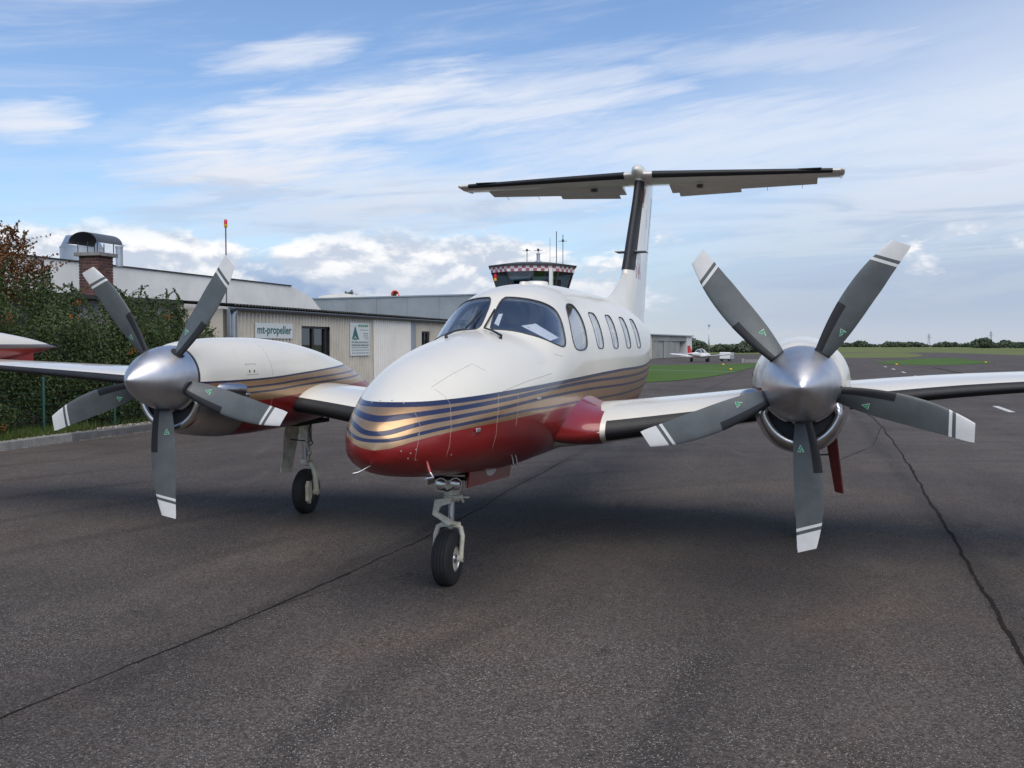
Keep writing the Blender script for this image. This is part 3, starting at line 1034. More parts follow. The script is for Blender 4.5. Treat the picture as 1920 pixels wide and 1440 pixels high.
def blade_mesh(sgn, ang, kind):
    """one scimitar blade; kind picks the painted blade, its rubber boot, or the white tip bands"""
    ca_, sa_ = math.sin(ang), -math.cos(ang)
    rad = np.array([ca_, 0, sa_])
    tan = np.array([-sa_, 0, ca_]) * sgn          # direction of travel (leading edge side)
    fwd = np.array([0, -1.0, 0])
    hub = np.array([sgn * HX, HY, HZ])
    rr = [0.14, 0.20, 0.26, 0.32, 0.42, 0.55, 0.70, 0.85, 0.98, 1.08, 1.15, 1.19, 1.215, 1.22]
    chd = interp(rr, [0.09, 0.11, 0.135, 0.155, 0.182, 0.203, 0.213, 0.210, 0.192, 0.170, 0.152, 0.140, 0.130, 0.126])
    thk = interp([0.14, 0.3, 0.6, 1.22], [0.60, 0.26, 0.11, 0.055])
    bet = interp([0.14, 0.3, 0.6, 0.9, 1.22], [46, 30, 14, 8, 4])
    swp = interp([0.14, 0.4, 0.7, 0.95, 1.10, 1.22], [0.0, 0.014, 0.022, 0.010, -0.010, -0.032])
    half = 12
    tt = (1 - np.cos(np.linspace(0, math.pi, half))) / 2
    yt = 5 * (0.2969 * np.sqrt(tt) - 0.126 * tt - 0.3516 * tt**2 + 0.2843 * tt**3 - 0.1036 * tt**4) * 1.0

    def sec(r, lo=0.0, hi=1.0, off=0.0, skew=0.0):
        """skew tilts the cut across the chord (radius differs between edges)"""
        P = []
        pts = [(a, b * 1.25) for a, b in zip(tt, yt)] + [(a, -b * 0.75) for a, b in list(zip(tt, yt))[-2:0:-1]]
        if lo > 0 or hi < 1:
            keep = [i for i, (a, b) in enumerate(pts) if a <= hi]
            # order: trailing-face end -> nose -> front-face end
            up_ = [p for p in pts[:half] if p[0] <= hi]
            dn = [p for p in pts[half:] if p[0] <= hi]
            pts = dn + up_
        for a, b in pts:
            rq = r + skew * (a - 0.5)
            c, be = chd(min(rq, 1.22)), math.radians(bet(min(rq, 1.22)))
            along = (0.42 - a) * c + swp(min(rq, 1.22))
            norm = b * thk(min(rq, 1.22)) * c
            norm += off * (1 if b >= 0 else -1)
            if off and a < 0.02:
                along += off
            cd = tan * math.cos(be) + fwd * math.sin(be)       # leading edge forward
            nd = fwd * math.cos(be) - tan * math.sin(be)
            P.append(hub + rad * rq + cd * along + nd * norm)
        return P
    if kind == 'blade':
        # grey to the first white band, then band, grey gap, white clipped tip; row edges carry the paint lines
        rl = [(r, 0.0, 0) for r in np.linspace(0.12, 0.90, 18)] + [(0.97, 0.025, 0), (1.034, 0.045, 1), (1.057, 0.045, 0), (1.083, 0.045, 1)]
        rl += [(r, 0.042, 1) for r in np.linspace(1.105, 1.200, 6)] + [(1.216, 0.030, 1)]
        mb = MB().grid([sec(r, skew=k) for r, k, q in rl])
        nper = len(sec(0.5))
        mb.bm.faces.ensure_lookup_table()
        for i, f in enumerate(mb.bm.faces):
            row = i // nper
            f.material_index = rl[min(row, len(rl) - 1)][2] if row < len(rl) - 1 else (0 if i == (len(rl) - 1) * nper else 1)
        return mb
    if kind == 'boot':
        return MB().grid([sec(r, 0.0, 0.33, 0.0016, skew=0.0) for r in np.linspace(0.24, 0.645, 12)], closed=False)
    if kind == 'emblem':
        r0, a0 = 0.47, 0.68
        be = math.radians(bet(r0)); c = chd(r0)
        # front surface height there
        i = np.argmin(abs(tt - a0))
        cd = tan * math.cos(be) + fwd * math.sin(be); nd = fwd * math.cos(be) - tan * math.sin(be)
        o = hub + rad * r0 + cd * ((0.42 - a0) * c + swp(r0)) + nd * (yt[i] * 1.25 * thk(r0) * c + 0.004)
        side = cd * sgn
        return o, -side, -rad, nd
    return None


BV = {}
for sgn in (1, -1):
    # nacelle body
    nys = [0.30, 0.315, 0.34, 0.38] + list(np.linspace(0.45, 4.75, 46))
    nb = MB().grid([nsec(y, sgn) for y in nys])
    nac = nb.build('engine_nacelle', M['nacelle'], plane, True, 60)
    # polished lower front cowl
    rows = [nsec(y, sgn, 40, 0.004, math.pi * 1.06, math.pi * 1.94, True) for y in np.linspace(0.31, 0.98, 14)]
    MB().grid(rows, closed=False).build('polished_chin_cowl', M['chrome'], nac, True)
    # crescent intake: lip and dark throat
    lip = []
    for a in np.linspace(math.radians(200), math.radians(340), 26):
        lip.append((sgn * HX + 0.290 * math.cos(a) * 1.0, 0.27, 1.50 + 0.335 * math.sin(a)))
    for a in np.linspace(math.radians(334), math.radians(206), 26):
        lip.append((sgn * HX + 0.295 * math.cos(a) * 0.93, 0.27, HZ + 0.275 * math.sin(a)))
    MB().loop_tube(lip, 0.034, 12).build('intake_lip', M['chrome'], nac, True)
    th = MB()
    vs = [th.bm.verts.new(p) for p in [(x, 0.262, z) for x, y, z in lip]]
    vb = [th.bm.verts.new((x, 0.55, z)) for x, y, z in lip]
    k = len(vs)
    for i in range(k):
        th.bm.faces.new((vs[i], vs[(i + 1) % k], vb[(i + 1) % k], vb[i]))
    th.bm.faces.new(vb)
    # dark throat, and a dark sheet just behind the lip painting its inner shade
    th.build('intake_throat', M['dark'], nac)
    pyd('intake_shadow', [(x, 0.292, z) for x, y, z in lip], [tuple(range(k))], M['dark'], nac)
    # back plate ring behind spinner
    MB().lathe([(0.27, 0.285), (0.31, 0.285)], (sgn * HX, 0, HZ), (0, 1, 0), 48).build('spinner_backplate', M['darkmetal'], nac)
    # exhaust stubs
    for s2 in (-1, 1):
        bx_ = sgn * HX + s2 * n_w(0.62) * 0.97
        P = [(bx_ - s2 * 0.05, 0.52, 1.50), (bx_ + s2 * 0.035, 0.62, 1.495), (bx_ + s2 * 0.075, 0.78, 1.485)]
        MB().tube(P, [0.06, 0.062, 0.058], 16, cap=False).build('exhaust_stub', M['steel'], nac, True)
    # access panel with latches and a seam on the side towards the fuselage
    for s2 in (-1, 1):
        xx = sgn * HX + s2 * (n_w(1.25) + 0.001)
        P = [(sgn * HX + s2 * (n_w(y) * (1 - min(1, abs((z - n_c(y)) / (n_t(y) - n_c(y)))) ** 2.1) ** (1 / 2.1) + 0.001), y, z) for y, z in
             ((0.92, 1.62), (1.10, 1.62), (1.10, 1.72), (0.92, 1.72))]
        MB().loop_tube(P, 0.0018, 5).build('access_panel', M['seam'], nac)
        for yy in (0.97, 1.05):
            z = 1.65
            q = sgn * HX + s2 * (n_w(yy) * (1 - ((z - n_c(yy)) / (n_t(yy) - n_c(yy))) ** 2.1) ** (1 / 2.1))
            MB().box((q - 0.004, yy - 0.006, z - 0.012), (q + 0.004, yy + 0.006, z + 0.012)).build('latch', M['black'], nac)
        dpx = sgn * HX + s2 * n_w(0.85)
        MB().tube([(dpx - s2 * 0.02, 0.86, 1.44), (dpx + s2 * 0.025, 0.87, 1.44), (dpx + s2 * 0.03, 0.92, 1.435)], 0.012, 8).build('drain_pipe', M['chrome'], nac, True)
        seamP = []
        for z in np.linspace(1.2, n_t(1.38) - 0.01, 22):
            y = 1.38
            hh = (n_t(y) - n_c(y)) if z > n_c(y) else (n_c(y) - n_b(y))
            e = 2.1 if z > n_c(y) else 2.35
            seamP.append((sgn * HX + s2 * n_w(y) * max(0.0, 1 - (abs(z - n_c(y)) / hh) ** e) ** (1 / e), y, z))
        MB().tube(seamP, 0.0016, 5).build('cowl_seam', M['seam'], nac, True)
    # spinner
    sp_prof = interp([-0.335, -0.325, -0.29, -0.2, -0.08, 0.05, 0.17, 0.265], [0.0, 0.022, 0.058, 0.128, 0.198, 0.250, 0.279, 0.288])
    MB().lathe([(y, max(sp_prof(y), 0.0005)) for y in list(np.linspace(-0.335, -0.26, 14)) + list(np.linspace(-0.24, 0.262, 30))],
               (sgn * HX, 0, HZ), (0, 1, 0), 64).build('spinner', M['alu'], plane, True, 60)
    ph = math.radians(4.3) if sgn > 0 else math.radians(0.3)
    for k in range(5):
        ang = ph + k * 2 * math.pi / 5
        bl_ = blade_mesh(sgn, ang, 'blade').build('propeller_blade', [M['blade'], M['bladewhite']], plane, True, 50)
        blade_mesh(sgn, ang, 'boot').build('deicing_boot', M['rubber'], bl_, True, 60)
        # root socket in the spinner
        rad = np.array([math.sin(ang), 0, -math.cos(ang)])
        c0 = np.array([sgn * HX, HY, HZ])
        MB().tube([c0 + rad * 0.2, c0 + rad * 0.278], 0.062, 20).build('blade_socket', M['dark'], bl_, True, 40)
        o, side, up_, nd = blade_mesh(sgn, ang, 'emblem')
        tri = [(-0.026, -0.02), (0.026, -0.02), (0.0, 0.034)]
        e_w = pyd('emblem', [o + side * x + up_ * y for x, y in tri], [(0, 1, 2)], M['emwhite'], bl_)
        tg = MB()
        for i in range(3):
            cx, cy = sum(p[0] for p in tri) / 3, sum(p[1] for p in tri) / 3
            a, b = tri[i], tri[(i + 1) % 3]
            q = [(a[0] * 0.9 + cx * 0.1, a[1] * 0.9 + cy * 0.1), (b[0] * 0.45 + a[0] * 0.45 + cx * 0.1, b[1] * 0.45 + a[1] * 0.45 + cy * 0.1), (cx, cy)]
            q2 = [(b[0] * 0.86 + a[0] * 0.04 + cx * 0.1, b[1] * 0.86 + a[1] * 0.04 + cy * 0.1), (b[0] * 0.35 + a[0] * 0.35 + cx * 0.3, b[1] * 0.35 + a[1] * 0.35 + cy * 0.3), (cx * 0.9 + b[0] * 0.1, cy * 0.9 + b[1] * 0.1)]
            for Q in (q, q2):
                vs = [tg.bm.verts.new(tuple(o + side * x + up_ * y + nd * 0.001)) for x, y in Q]
                tg.bm.faces.new(vs)
        tg.build('emblem_mark', M['green'], bl_)

# ------------------------------------------------------------------ landing gear
def wheel(name, c, R, W, parent, hubs=1):
    """tyre with tread grooves, and a rim"""
    wh = MB().lathe([(-W * 0.36, R * 0.50), (-W * 0.3, R * 0.46), (W * 0.3, R * 0.46), (W * 0.36, R * 0.50)], c, (1, 0, 0), 40).build(name, M['cream'], parent, True, 40)
    prof = []
    for a in np.linspace(-1, 1, 41):
        x = a * W / 2
        sh_ = (1 - abs(a) ** 3.2) ** (1 / 2.6)
        r = R * 0.50 + R * 0.50 * sh_
        if abs(a) < 0.72 and abs((abs(a) % 0.3) - 0.15) < 0.03:
            r -= 0.006
        prof.append((x, r))
    prof = [(-W * 0.36, R * 0.48)] + prof + [(W * 0.36, R * 0.48)]
    ty_ = MB().lathe(prof, c, (1, 0, 0), 64, cap=False)
    for v in ty_.bm.verts:                       # flattened contact patch
        if v.co.z < 0.006:
            v.co.z = 0.006 - (0.006 - v.co.z) * 0.1
    ty_.build('tyre', M['tyre'], wh, True, 30)
    for s_ in (-1, 1):
        MB().lathe([(s_ * W * 0.30, R * 0.52), (s_ * W * 0.40, R * 0.51), (s_ * W * 0.41, R * 0.46), (s_ * W * 0.32, R * 0.42), (s_ * W * 0.26, R * 0.20), (s_ * W * 0.42, R * 0.15), (s_ * W * 0.42, 0.002)],
                   c, (1, 0, 0), 40, cap=False).build('rim', M['galv'], wh, True, 40)
    return wh


# nose gear
NW = (0.0, 0.0, 0.212)
wheel('nose_wheel', NW, 0.222, 0.165, plane)
st = MB()
st.tube([(0.01, 0.10, 0.95), (0.01, 0.085, 0.70), (0.01, 0.08, 0.655)], [0.055, 0.055, 0.062], 20)
st.tube([(0.01, 0.082, 0.70), (0.01, 0.082, 0.685)], 0.07, 20)
strut = st.build('nose_gear_strut', M['cream'], plane, True, 40)
MB().tube([(0.01, 0.08, 0.66), (0.008, 0.06, 0.44)], 0.028, 18).build('piston', M['steel'], strut, True, 40)
fk = MB()
fk.box((-0.075, 0.005, 0.455), (0.085, 0.095, 0.49), 0.012)
for s_ in (-1, 1):
    fk.tube([(s_ * 0.05, 0.05, 0.472), (s_ * 0.095, 0.045, 0.45), (s_ * 0.112, 0.035, 0.39), (s_ * 0.112, 0.015, 0.29), (s_ * 0.110, 0.0, 0.205)],
            [0.020, 0.021, 0.020, 0.018, 0.020], 12)
    fk.lathe([(s_ * 0.088, 0.026), (s_ * 0.128, 0.026), (s_ * 0.130, 0.016)], (0, 0, 0.212), (1, 0, 0), 18)
fk.build('fork', M['cream'], strut, True, 40)
MB().tube([(-0.13, 0, 0.212), (0.135, 0, 0.212)], 0.011, 12).build('axle', M['steel'], strut, True, 40)
tl = MB()
tl.prism([(-0.095, 0.675), (0.045, 0.70), (0.04, 0.655), (-0.05, 0.625), (-0.085, 0.555), (-0.115, 0.56)], 1, -0.035, 0.01)
tl.prism([(-0.115, 0.562), (-0.088, 0.545), (0.03, 0.478), (0.06, 0.50), (0.045, 0.515), (-0.07, 0.575)], 1, -0.045, -0.005)
tl.tube([(-0.115, -0.02, 0.562), (-0.08, -0.02, 0.562)], 0.012, 10)
tl.tube([(0.03, -0.02, 0.49), (0.075, -0.02, 0.495)], 0.016, 10)
tl.build('torque_link', M['cream'], strut, False)
sa2 = MB()
sa2.tube([(0.02, 0.02, 0.69), (0.09, 0.0, 0.695), (0.125, 0.0, 0.70)], [0.022, 0.02, 0.02], 12)
sa2.tube([(0.12, -0.03, 0.71), (0.12, 0.03, 0.66)], 0.011, 8)
sa2.tube([(0.12, 0, 0.70), (0.18, 0.0, 0.702)], 0.006, 6)
sa2.build('steering_arm', M['cream'], strut, True, 40)
MB().prism([(-0.12, 0.855), (0.14, 0.875), (0.14, 0.80), (0.09, 0.76), (-0.06, 0.745), (-0.1, 0.78)], 1, 0.02, 0.06).build('lamp_bracket', M['cream'], strut)
MB().grid([[(0.012 + rx * math.cos(a), 0.07 + rx * 0.8 * math.sin(a), z) for a in np.linspace(0, 2 * math.pi, 24, endpoint=False)] for z, rx in ((0.80, 0.10), (0.775, 0.095), (0.74, 0.07), (0.71, 0.066))]).build('trunnion_housing', M['cream'], strut, True, 40)
for cx, cz in ((-0.056, 0.790), (0.066, 0.796)):
    lp = MB().lathe([(0.03, 0.052), (-0.005, 0.057), (-0.012, 0.057), (-0.012, 0.051)], (cx, 0.02, cz), (0, 1, 0), 28).build('landing_light', M['chrome'], strut, True, 40)
    MB().lathe([(-0.004, 0.0515), (-0.016, 0.045), (-0.023, 0.028), (-0.026, 0.003)], (cx, 0.02, cz), (0, 1, 0), 28).build('lens', M['chrome'], strut, True, 40)
MB().tube([(-0.05, 0.0, 0.76), (0.0, -0.005, 0.745), (0.055, 0.0, 0.775), (0.075, 0.02, 0.83)], 0.006, 8).build('cable', M['black'], strut, True)
nd_ = MB().prism([tuple(pl(u, v, 0, 0.215)[1:]) for u, v in ((874, 915), (952.5, 893), (960, 850), (880, 872))], 0, 0.215, 0.228).build('nose_gear_door', M['red'], plane)
tag(nd_, 'maroon outer face of the nose gear door')
dpc = pl(921, 879, 0, 0.2295)
MB().grid([[(0.2295 + e, dpc[1] + 0.15 * r_ * math.cos(a), dpc[2] + (0.055 * r_ * math.sin(a) if math.sin(a) < 0 else 0.012)) for a in np.linspace(0, 2 * math.pi, 20, endpoint=False)] for e, r_ in ((0, 1), (0.003, 0.97))]).build('door_patch', M['bladewhite'], nd_)
MB().prism([(0.10, 0.77), (0.6, 0.76), (0.6, 0.86), (0.10, 0.86)], 0, -0.215, -0.203).build('nose_gear_door', M['cream'], plane)
bay = MB().box((-0.16, 0.02, 0.83), (0.17, 1.0, 0.86)); bay.build('gear_bay', M['dark'], plane)

# main gear: strut, one-sided axle leg on the inboard side, forward-folding links, brake, door
for sgn in (1, -1):
    X, Y = (2.80 if sgn > 0 else -2.69), 2.84
    inn_ = -sgn
    wc = (X + sgn * 0.0, Y, 0.245)
    wheel('main_wheel', wc, 0.255, 0.155, plane)
    s2 = MB()
    s2.prism([(X - 0.055, 1.20), (X + 0.055, 1.20), (X + 0.05, 0.80), (X - 0.05, 0.80)], 1, Y - 0.055, Y + 0.055)
    s2.tube([(X, Y, 0.83), (X, Y, 0.775)], 0.05, 18)
    ms = s2.build('main_gear_strut', M['cream'], plane, False)
    MB().tube([(X, Y, 0.80), (X, Y, 0.60)], 0.036, 18).build('piston', M['steel'], ms, True, 40)
    lg = MB()
    lg.box((X - 0.045, Y - 0.05, 0.545), (X + 0.05, Y + 0.05, 0.61), 0.014)
    lg.tube([(X, Y, 0.57), (X + inn_ * 0.06, Y, 0.568), (X + inn_ * 0.105, Y - 0.005, 0.52), (X + inn_ * 0.122, Y - 0.01, 0.42), (X + inn_ * 0.125, Y, 0.27)],
            [0.036, 0.038, 0.036, 0.031, 0.034], 14)
    lg.lathe([(0.0, 0.04), (0.05, 0.04), (0.055, 0.02)], (X + inn_ * 0.10, Y, 0.245), (inn_, 0, 0), 18)
    lg.build('axle_leg', M['cream'], ms, True, 40)
    bk = MB()
    bk.prism([(Y - 0.13, 0.38), (Y - 0.075, 0.36), (Y - 0.07, 0.20), (Y - 0.11, 0.12), (Y - 0.16, 0.16), (Y - 0.165, 0.33)], 0, min(X + inn_ * 0.07, X + inn_ * 0.11), max(X + inn_ * 0.07, X + inn_ * 0.11))
    bk.build('brake_caliper', M['cream'], ms)
    MB().lathe([(0.072, 0.115), (0.08, 0.115), (0.082, 0.05)], (X, Y, 0.245), (inn_, 0, 0), 28).build('brake_disc', M['darkmetal'], ms, True, 40)
    lk = MB()
    lk.tube([(X + inn_ * 0.04, Y - 0.05, 0.80), (X + inn_ * 0.13, Y - 0.16, 0.70)], [0.026, 0.014], 8)
    lk.tube([(X + inn_ * 0.13, Y - 0.16, 0.70), (X + inn_ * 0.05, Y - 0.05, 0.59)], [0.014, 0.024], 8)
    lk.tube([(X + inn_ * 0.11, Y - 0.16, 0.70), (X + inn_ * 0.15, Y - 0.16, 0.70)], 0.017, 8)
    lk.build('torque_link', M['cream'], ms, True, 40)
    hs = MB()
    hs.tube([(X + inn_ * 0.10, Y - 0.04, 1.06), (X + inn_ * 0.075, Y - 0.06, 0.95), (X + inn_ * 0.10, Y - 0.08, 0.86), (X + inn_ * 0.12, Y - 0.06, 0.80), (X + inn_ * 0.05, Y - 0.06, 0.74), (X + inn_ * 0.055, Y - 0.06, 0.64)], 0.007, 8)
    hs.build('brake_hose', M['black'], ms, True)
    hs = MB().tube([(X + inn_ * 0.02, Y - 0.06, 0.82), (X + sgn * 0.17, Y - 0.03, 0.83)], 0.008, 8).build('door_rod', M['darkmetal'], ms, True)
    dp = [(X + sgn * 0.21, Y - 0.06, 1.08), (X + sgn * 0.11, Y + 0.12, 1.08), (X + sgn * 0.22, Y + 0.09, 0.45), (X + sgn * 0.29, Y - 0.04, 0.45)]
    o_ = MB()
    th2 = 0.012 * sgn
    vi = [o_.bm.verts.new(p) for p in dp] + [o_.bm.verts.new((p[0] + th2, p[1], p[2])) for p in dp]
    for f in ((0, 1, 2, 3), (7, 6, 5, 4), (0, 3, 7, 4), (1, 5, 6, 2), (0, 4, 5, 1), (3, 2, 6, 7)):
        o_.bm.faces.new([vi[i] for i in f])
    dr = o_.build('main_gear_door', M['cream'] if sgn < 0 else M['doorred'], plane)
    bay = MB().box((X - 0.15, Y - 0.45, 1.03 - 0.012), (X + 0.15, Y + 0.3, 1.06)).build('gear_bay', M['dark'], plane)

# ------------------------------------------------------------------ tail
def sym(n=18):
    t = (1 - np.cos(np.linspace(0, math.pi, n))) / 2
    yt = 5 * (0.2969 * np.sqrt(t) - 0.126 * t - 0.3516 * t**2 + 0.2843 * t**3 - 0.1036 * t**4)
    return [(a, b) for a, b in zip(t, yt)][::-1] + [(a, -b) for a, b in zip(t, yt)][1:-1]


SY = sym()
fz = [2.2, 2.6, 3.1, 3.8, 4.5, 4.84]
f_le = interp(fz, [7.65, 8.05, 8.52, 9.10, 9.66, 9.85])
f_ch = interp(fz, [2.9, 2.65, 2.35, 2.1, 1.9, 1.85])


def fin_sec(z, cut=None, off=0.0):
    out = []
    for a, b in (cut or SY):
        xx = b * 0.105 * f_ch(z)
        out.append((xx + off * (1 if b > 0 else -1 if b < 0 else 0), f_le(z) + a * f_ch(z) - off, z))
    return out


fin = MB().grid([fin_sec(z) for z in np.linspace(2.2, 4.84, 14)]).build('tail_fin', M['white'], plane, True, 50)
fc = [p for p in SY if p[0] < 0.13]
fc2 = [p for p in SY if p[0] < 0.165]
MB().grid([fin_sec(z, fc2, 0.004) for z in np.linspace(3.10, 4.70, 10)], closed=False).build('deicing_boot', M['rubber'], fin, True)
rc = [p for p in SY if p[0] > 0.66]
MB().grid([fin_sec(z, rc, 0.002) for z in np.linspace(2.5, 4.55, 8)], closed=False).build('rudder', M['white'], fin, True)
# dorsal fillet
MB().grid([[(0.09 * q * s_ * (1 - k), 6.35 + 2.0 * q + 0.0, 0) for s_ in (-1, 1)] for q in (0, 1) for k in (0,)], closed=False) if False else None
df = MB()
rows = []
for q in np.linspace(0, 1, 12):
    y = 6.3 + 2.35 * q
    zt = 2.50 + 0.62 * q ** 1.6
    hw = 0.02 + 0.085 * q
    rows.append([(-hw * 1.6, y, 2.30), (-hw, y, 2.45), (-hw * 0.45, y, zt - 0.03), (0, y, zt), (hw * 0.45, y, zt - 0.03), (hw, y, 2.45), (hw * 1.6, y, 2.30)])
df.grid(rows).build('dorsal_fillet', M['white'], fin, True, 60)
# small vanes on the fin, marks on the fin side
for s_ in (-1, 1):
    MB().prism([(8.95, 0), (9.35, 0), (9.30, 0.012), (8.98, 0.012)], 0, s_ * 0.08 if s_ > 0 else -0.25, 0.25 if s_ > 0 else -0.08).build('stability_vane', M['greywall'], fin).location.z = 3.42


def text_mesh(txt, size, ext=0.004, bold=0.0, sx_=1.0):
    cu = bpy.data.curves.new('t', 'FONT')
    cu.body = txt; cu.size = size; cu.extrude = ext; cu.offset = bold
    cu.resolution_u = 3
    o = bpy.data.objects.new('t', cu); col.objects.link(o)
    dg = bpy.context.evaluated_depsgraph_get(); dg.update()
    me = bpy.data.meshes.new_from_object(o.evaluated_get(dg))
    bpy.data.objects.remove(o)
    for v in me.vertices:
        v.co.x *= sx_
    return me


def fin_x(y, z):
    a = (y - f_le(z)) / f_ch(z)
    a = min(max(a, 0.001), 1)
    return 0.105 * f_ch(z) * 5 * (0.2969 * math.sqrt(a) - 0.126 * a - 0.3516 * a**2 + 0.2843 * a**3 - 0.1036 * a**4)


for s_ in (1, -1):
    me = text_mesh('N4', 0.40, 0.002, 0.004, 0.9)
    for v in me.vertices:
        yy, zz = (8.88 + v.co.x, 2.98 + v.co.y) if s_ > 0 else (9.34 - v.co.x, 2.98 + v.co.y)
        v.co = Vector((s_ * (fin_x(yy, zz) + 0.003 + v.co.z * 0.2), yy, zz))
    link('registration_letters', me, M['red'], fin)
    # painted flag patch high on the fin: red corner and grey stripes
    fp = MB()
    for k in range(6):
        z0 = 3.92 + k * 0.055
        P = [(y, z) for y, z in ((9.32 + 0.045 * k, z0), (10.15, z0), (10.15, z0 + 0.028), (9.34 + 0.045 * k, z0 + 0.028))]
        fp.bm.faces.new([fp.bm.verts.new((s_ * (fin_x(y, z) + 0.003), y, z)) for y, z in P])
    fp.build('flag_stripes', M['greywall'], fin)
    P = [(9.80, 4.22), (9.62, 4.26), (9.74, 4.45), (9.86, 4.60), (10.12, 4.60), (9.95, 4.42)]
    pyd('flag_corner', [(s_ * (fin_x(y, z) + 0.0035), y, z) for y, z in P], [tuple(range(len(P)))], M['red'], fin)

# bullet fairing
bp_ = interp([9.55, 9.62, 9.75, 10.0, 10.6, 11.2, 11.5], [0.0, 0.07, 0.105, 0.12, 0.115, 0.07, 0.01])
MB().lathe([(y, max(bp_(y), 0.001)) for y in [9.551] + list(np.linspace(9.58, 11.5, 30))], (0, 0, 4.85), (0, 1, 0), 32).build('bullet_fairing', M['white'], fin, True, 60)
t_le = interp([0.1, 3.35], [9.75, 10.25])
t_ch = interp([0.1, 3.35], [1.45, 0.85])
TZ = 4.80


def tsec(x, sgn, cut=None, off=0.0):
    return [(sgn * x, t_le(x) + a * t_ch(x) - off, TZ + b * 0.115 * t_ch(x) + (off if b > 0 else -off if b < 0 else 0)) for a, b in (cut or SY)]


tp = MB().grid([tsec(abs(x), 1 if x > 0 else -1) for x in list(np.linspace(-3.32, -0.1, 9)) + list(np.linspace(0.1, 3.32, 9))]).build('tailplane', M['white'], plane, True, 50)
for sgn in (1, -1):
    MB().grid([tsec(x, sgn, fc, 0.004) for x in np.linspace(0.24, 3.18, 8)], closed=False).build('deicing_boot', M['rubber'], tp, True)
    ec = [(0.99, -0.004), (0.70, -0.30), (0.70, 0.30), (0.99, 0.004)]
    # elevators droop a little
    rows = []
    for x in np.linspace(0.42, 2.95, 6):
        c = t_ch(x)
        y0, y1 = t_le(x) + 0.68 * c, t_le(x) + 1.04 * c
        rows.append([(sgn * x, y0, TZ + 0.035 * c), (sgn * x, y1, TZ - 0.085 * c), (sgn * x, y1, TZ - 0.095 * c), (sgn * x, y0, TZ - 0.045 * c)])
    ev = MB().grid(rows).build('elevator', M['white'], tp)
    rows = []
    for x in np.linspace(0.55, 1.65, 4):
        c = t_ch(x)
        y0, y1 = t_le(x) + 0.98 * c, t_le(x) + 1.13 * c
        rows.append([(sgn * x, y0, TZ - 0.075 * c), (sgn * x, y1, TZ - 0.125 * c), (sgn * x, y1, TZ - 0.132 * c), (sgn * x, y0, TZ - 0.092 * c)])
    MB().grid(rows).build('trim_tab', M['white'], ev)
    MB().box((sgn * 0.95 - 0.05, t_le(1) + 0.85, TZ - 0.11), (sgn * 0.95 + 0.05, t_le(1) + 1.0, TZ - 0.085)).build('tab_hinge', M['darkmetal'], ev)
    c = t_ch(2.9)
    MB().prism([(t_le(2.9) - 0.04, TZ + 0.035), (t_le(2.9) + 0.25, TZ + 0.075), (t_le(2.9) + 0.25, TZ + 0.06), (t_le(2.9) - 0.04, TZ + 0.02)], 0, min(sgn * 2.62, sgn * 3.0), max(sgn * 2.62, sgn * 3.0)).build('horn_vane', M['rubber'], tp)
    MB().lathe([(-0.06, 0.01), (0.0, 0.035), (0.3, 0.05), (0.75, 0.03)], (sgn * 3.34, t_le(3.3), TZ), (0, 1, 0), 12).build('tip_cap', M['white'], tp, True)
    for x in (1.4, 2.1, 2.7):
        c = t_ch(x)
        MB().tube([(sgn * x, t_le(x) + 1.03 * c, TZ - 0.09 * c), (sgn * x, t_le(x) + 1.03 * c + 0.16, TZ - 0.09 * c - 0.04)], 0.004, 5).build('static_wick', M['black'], tp)

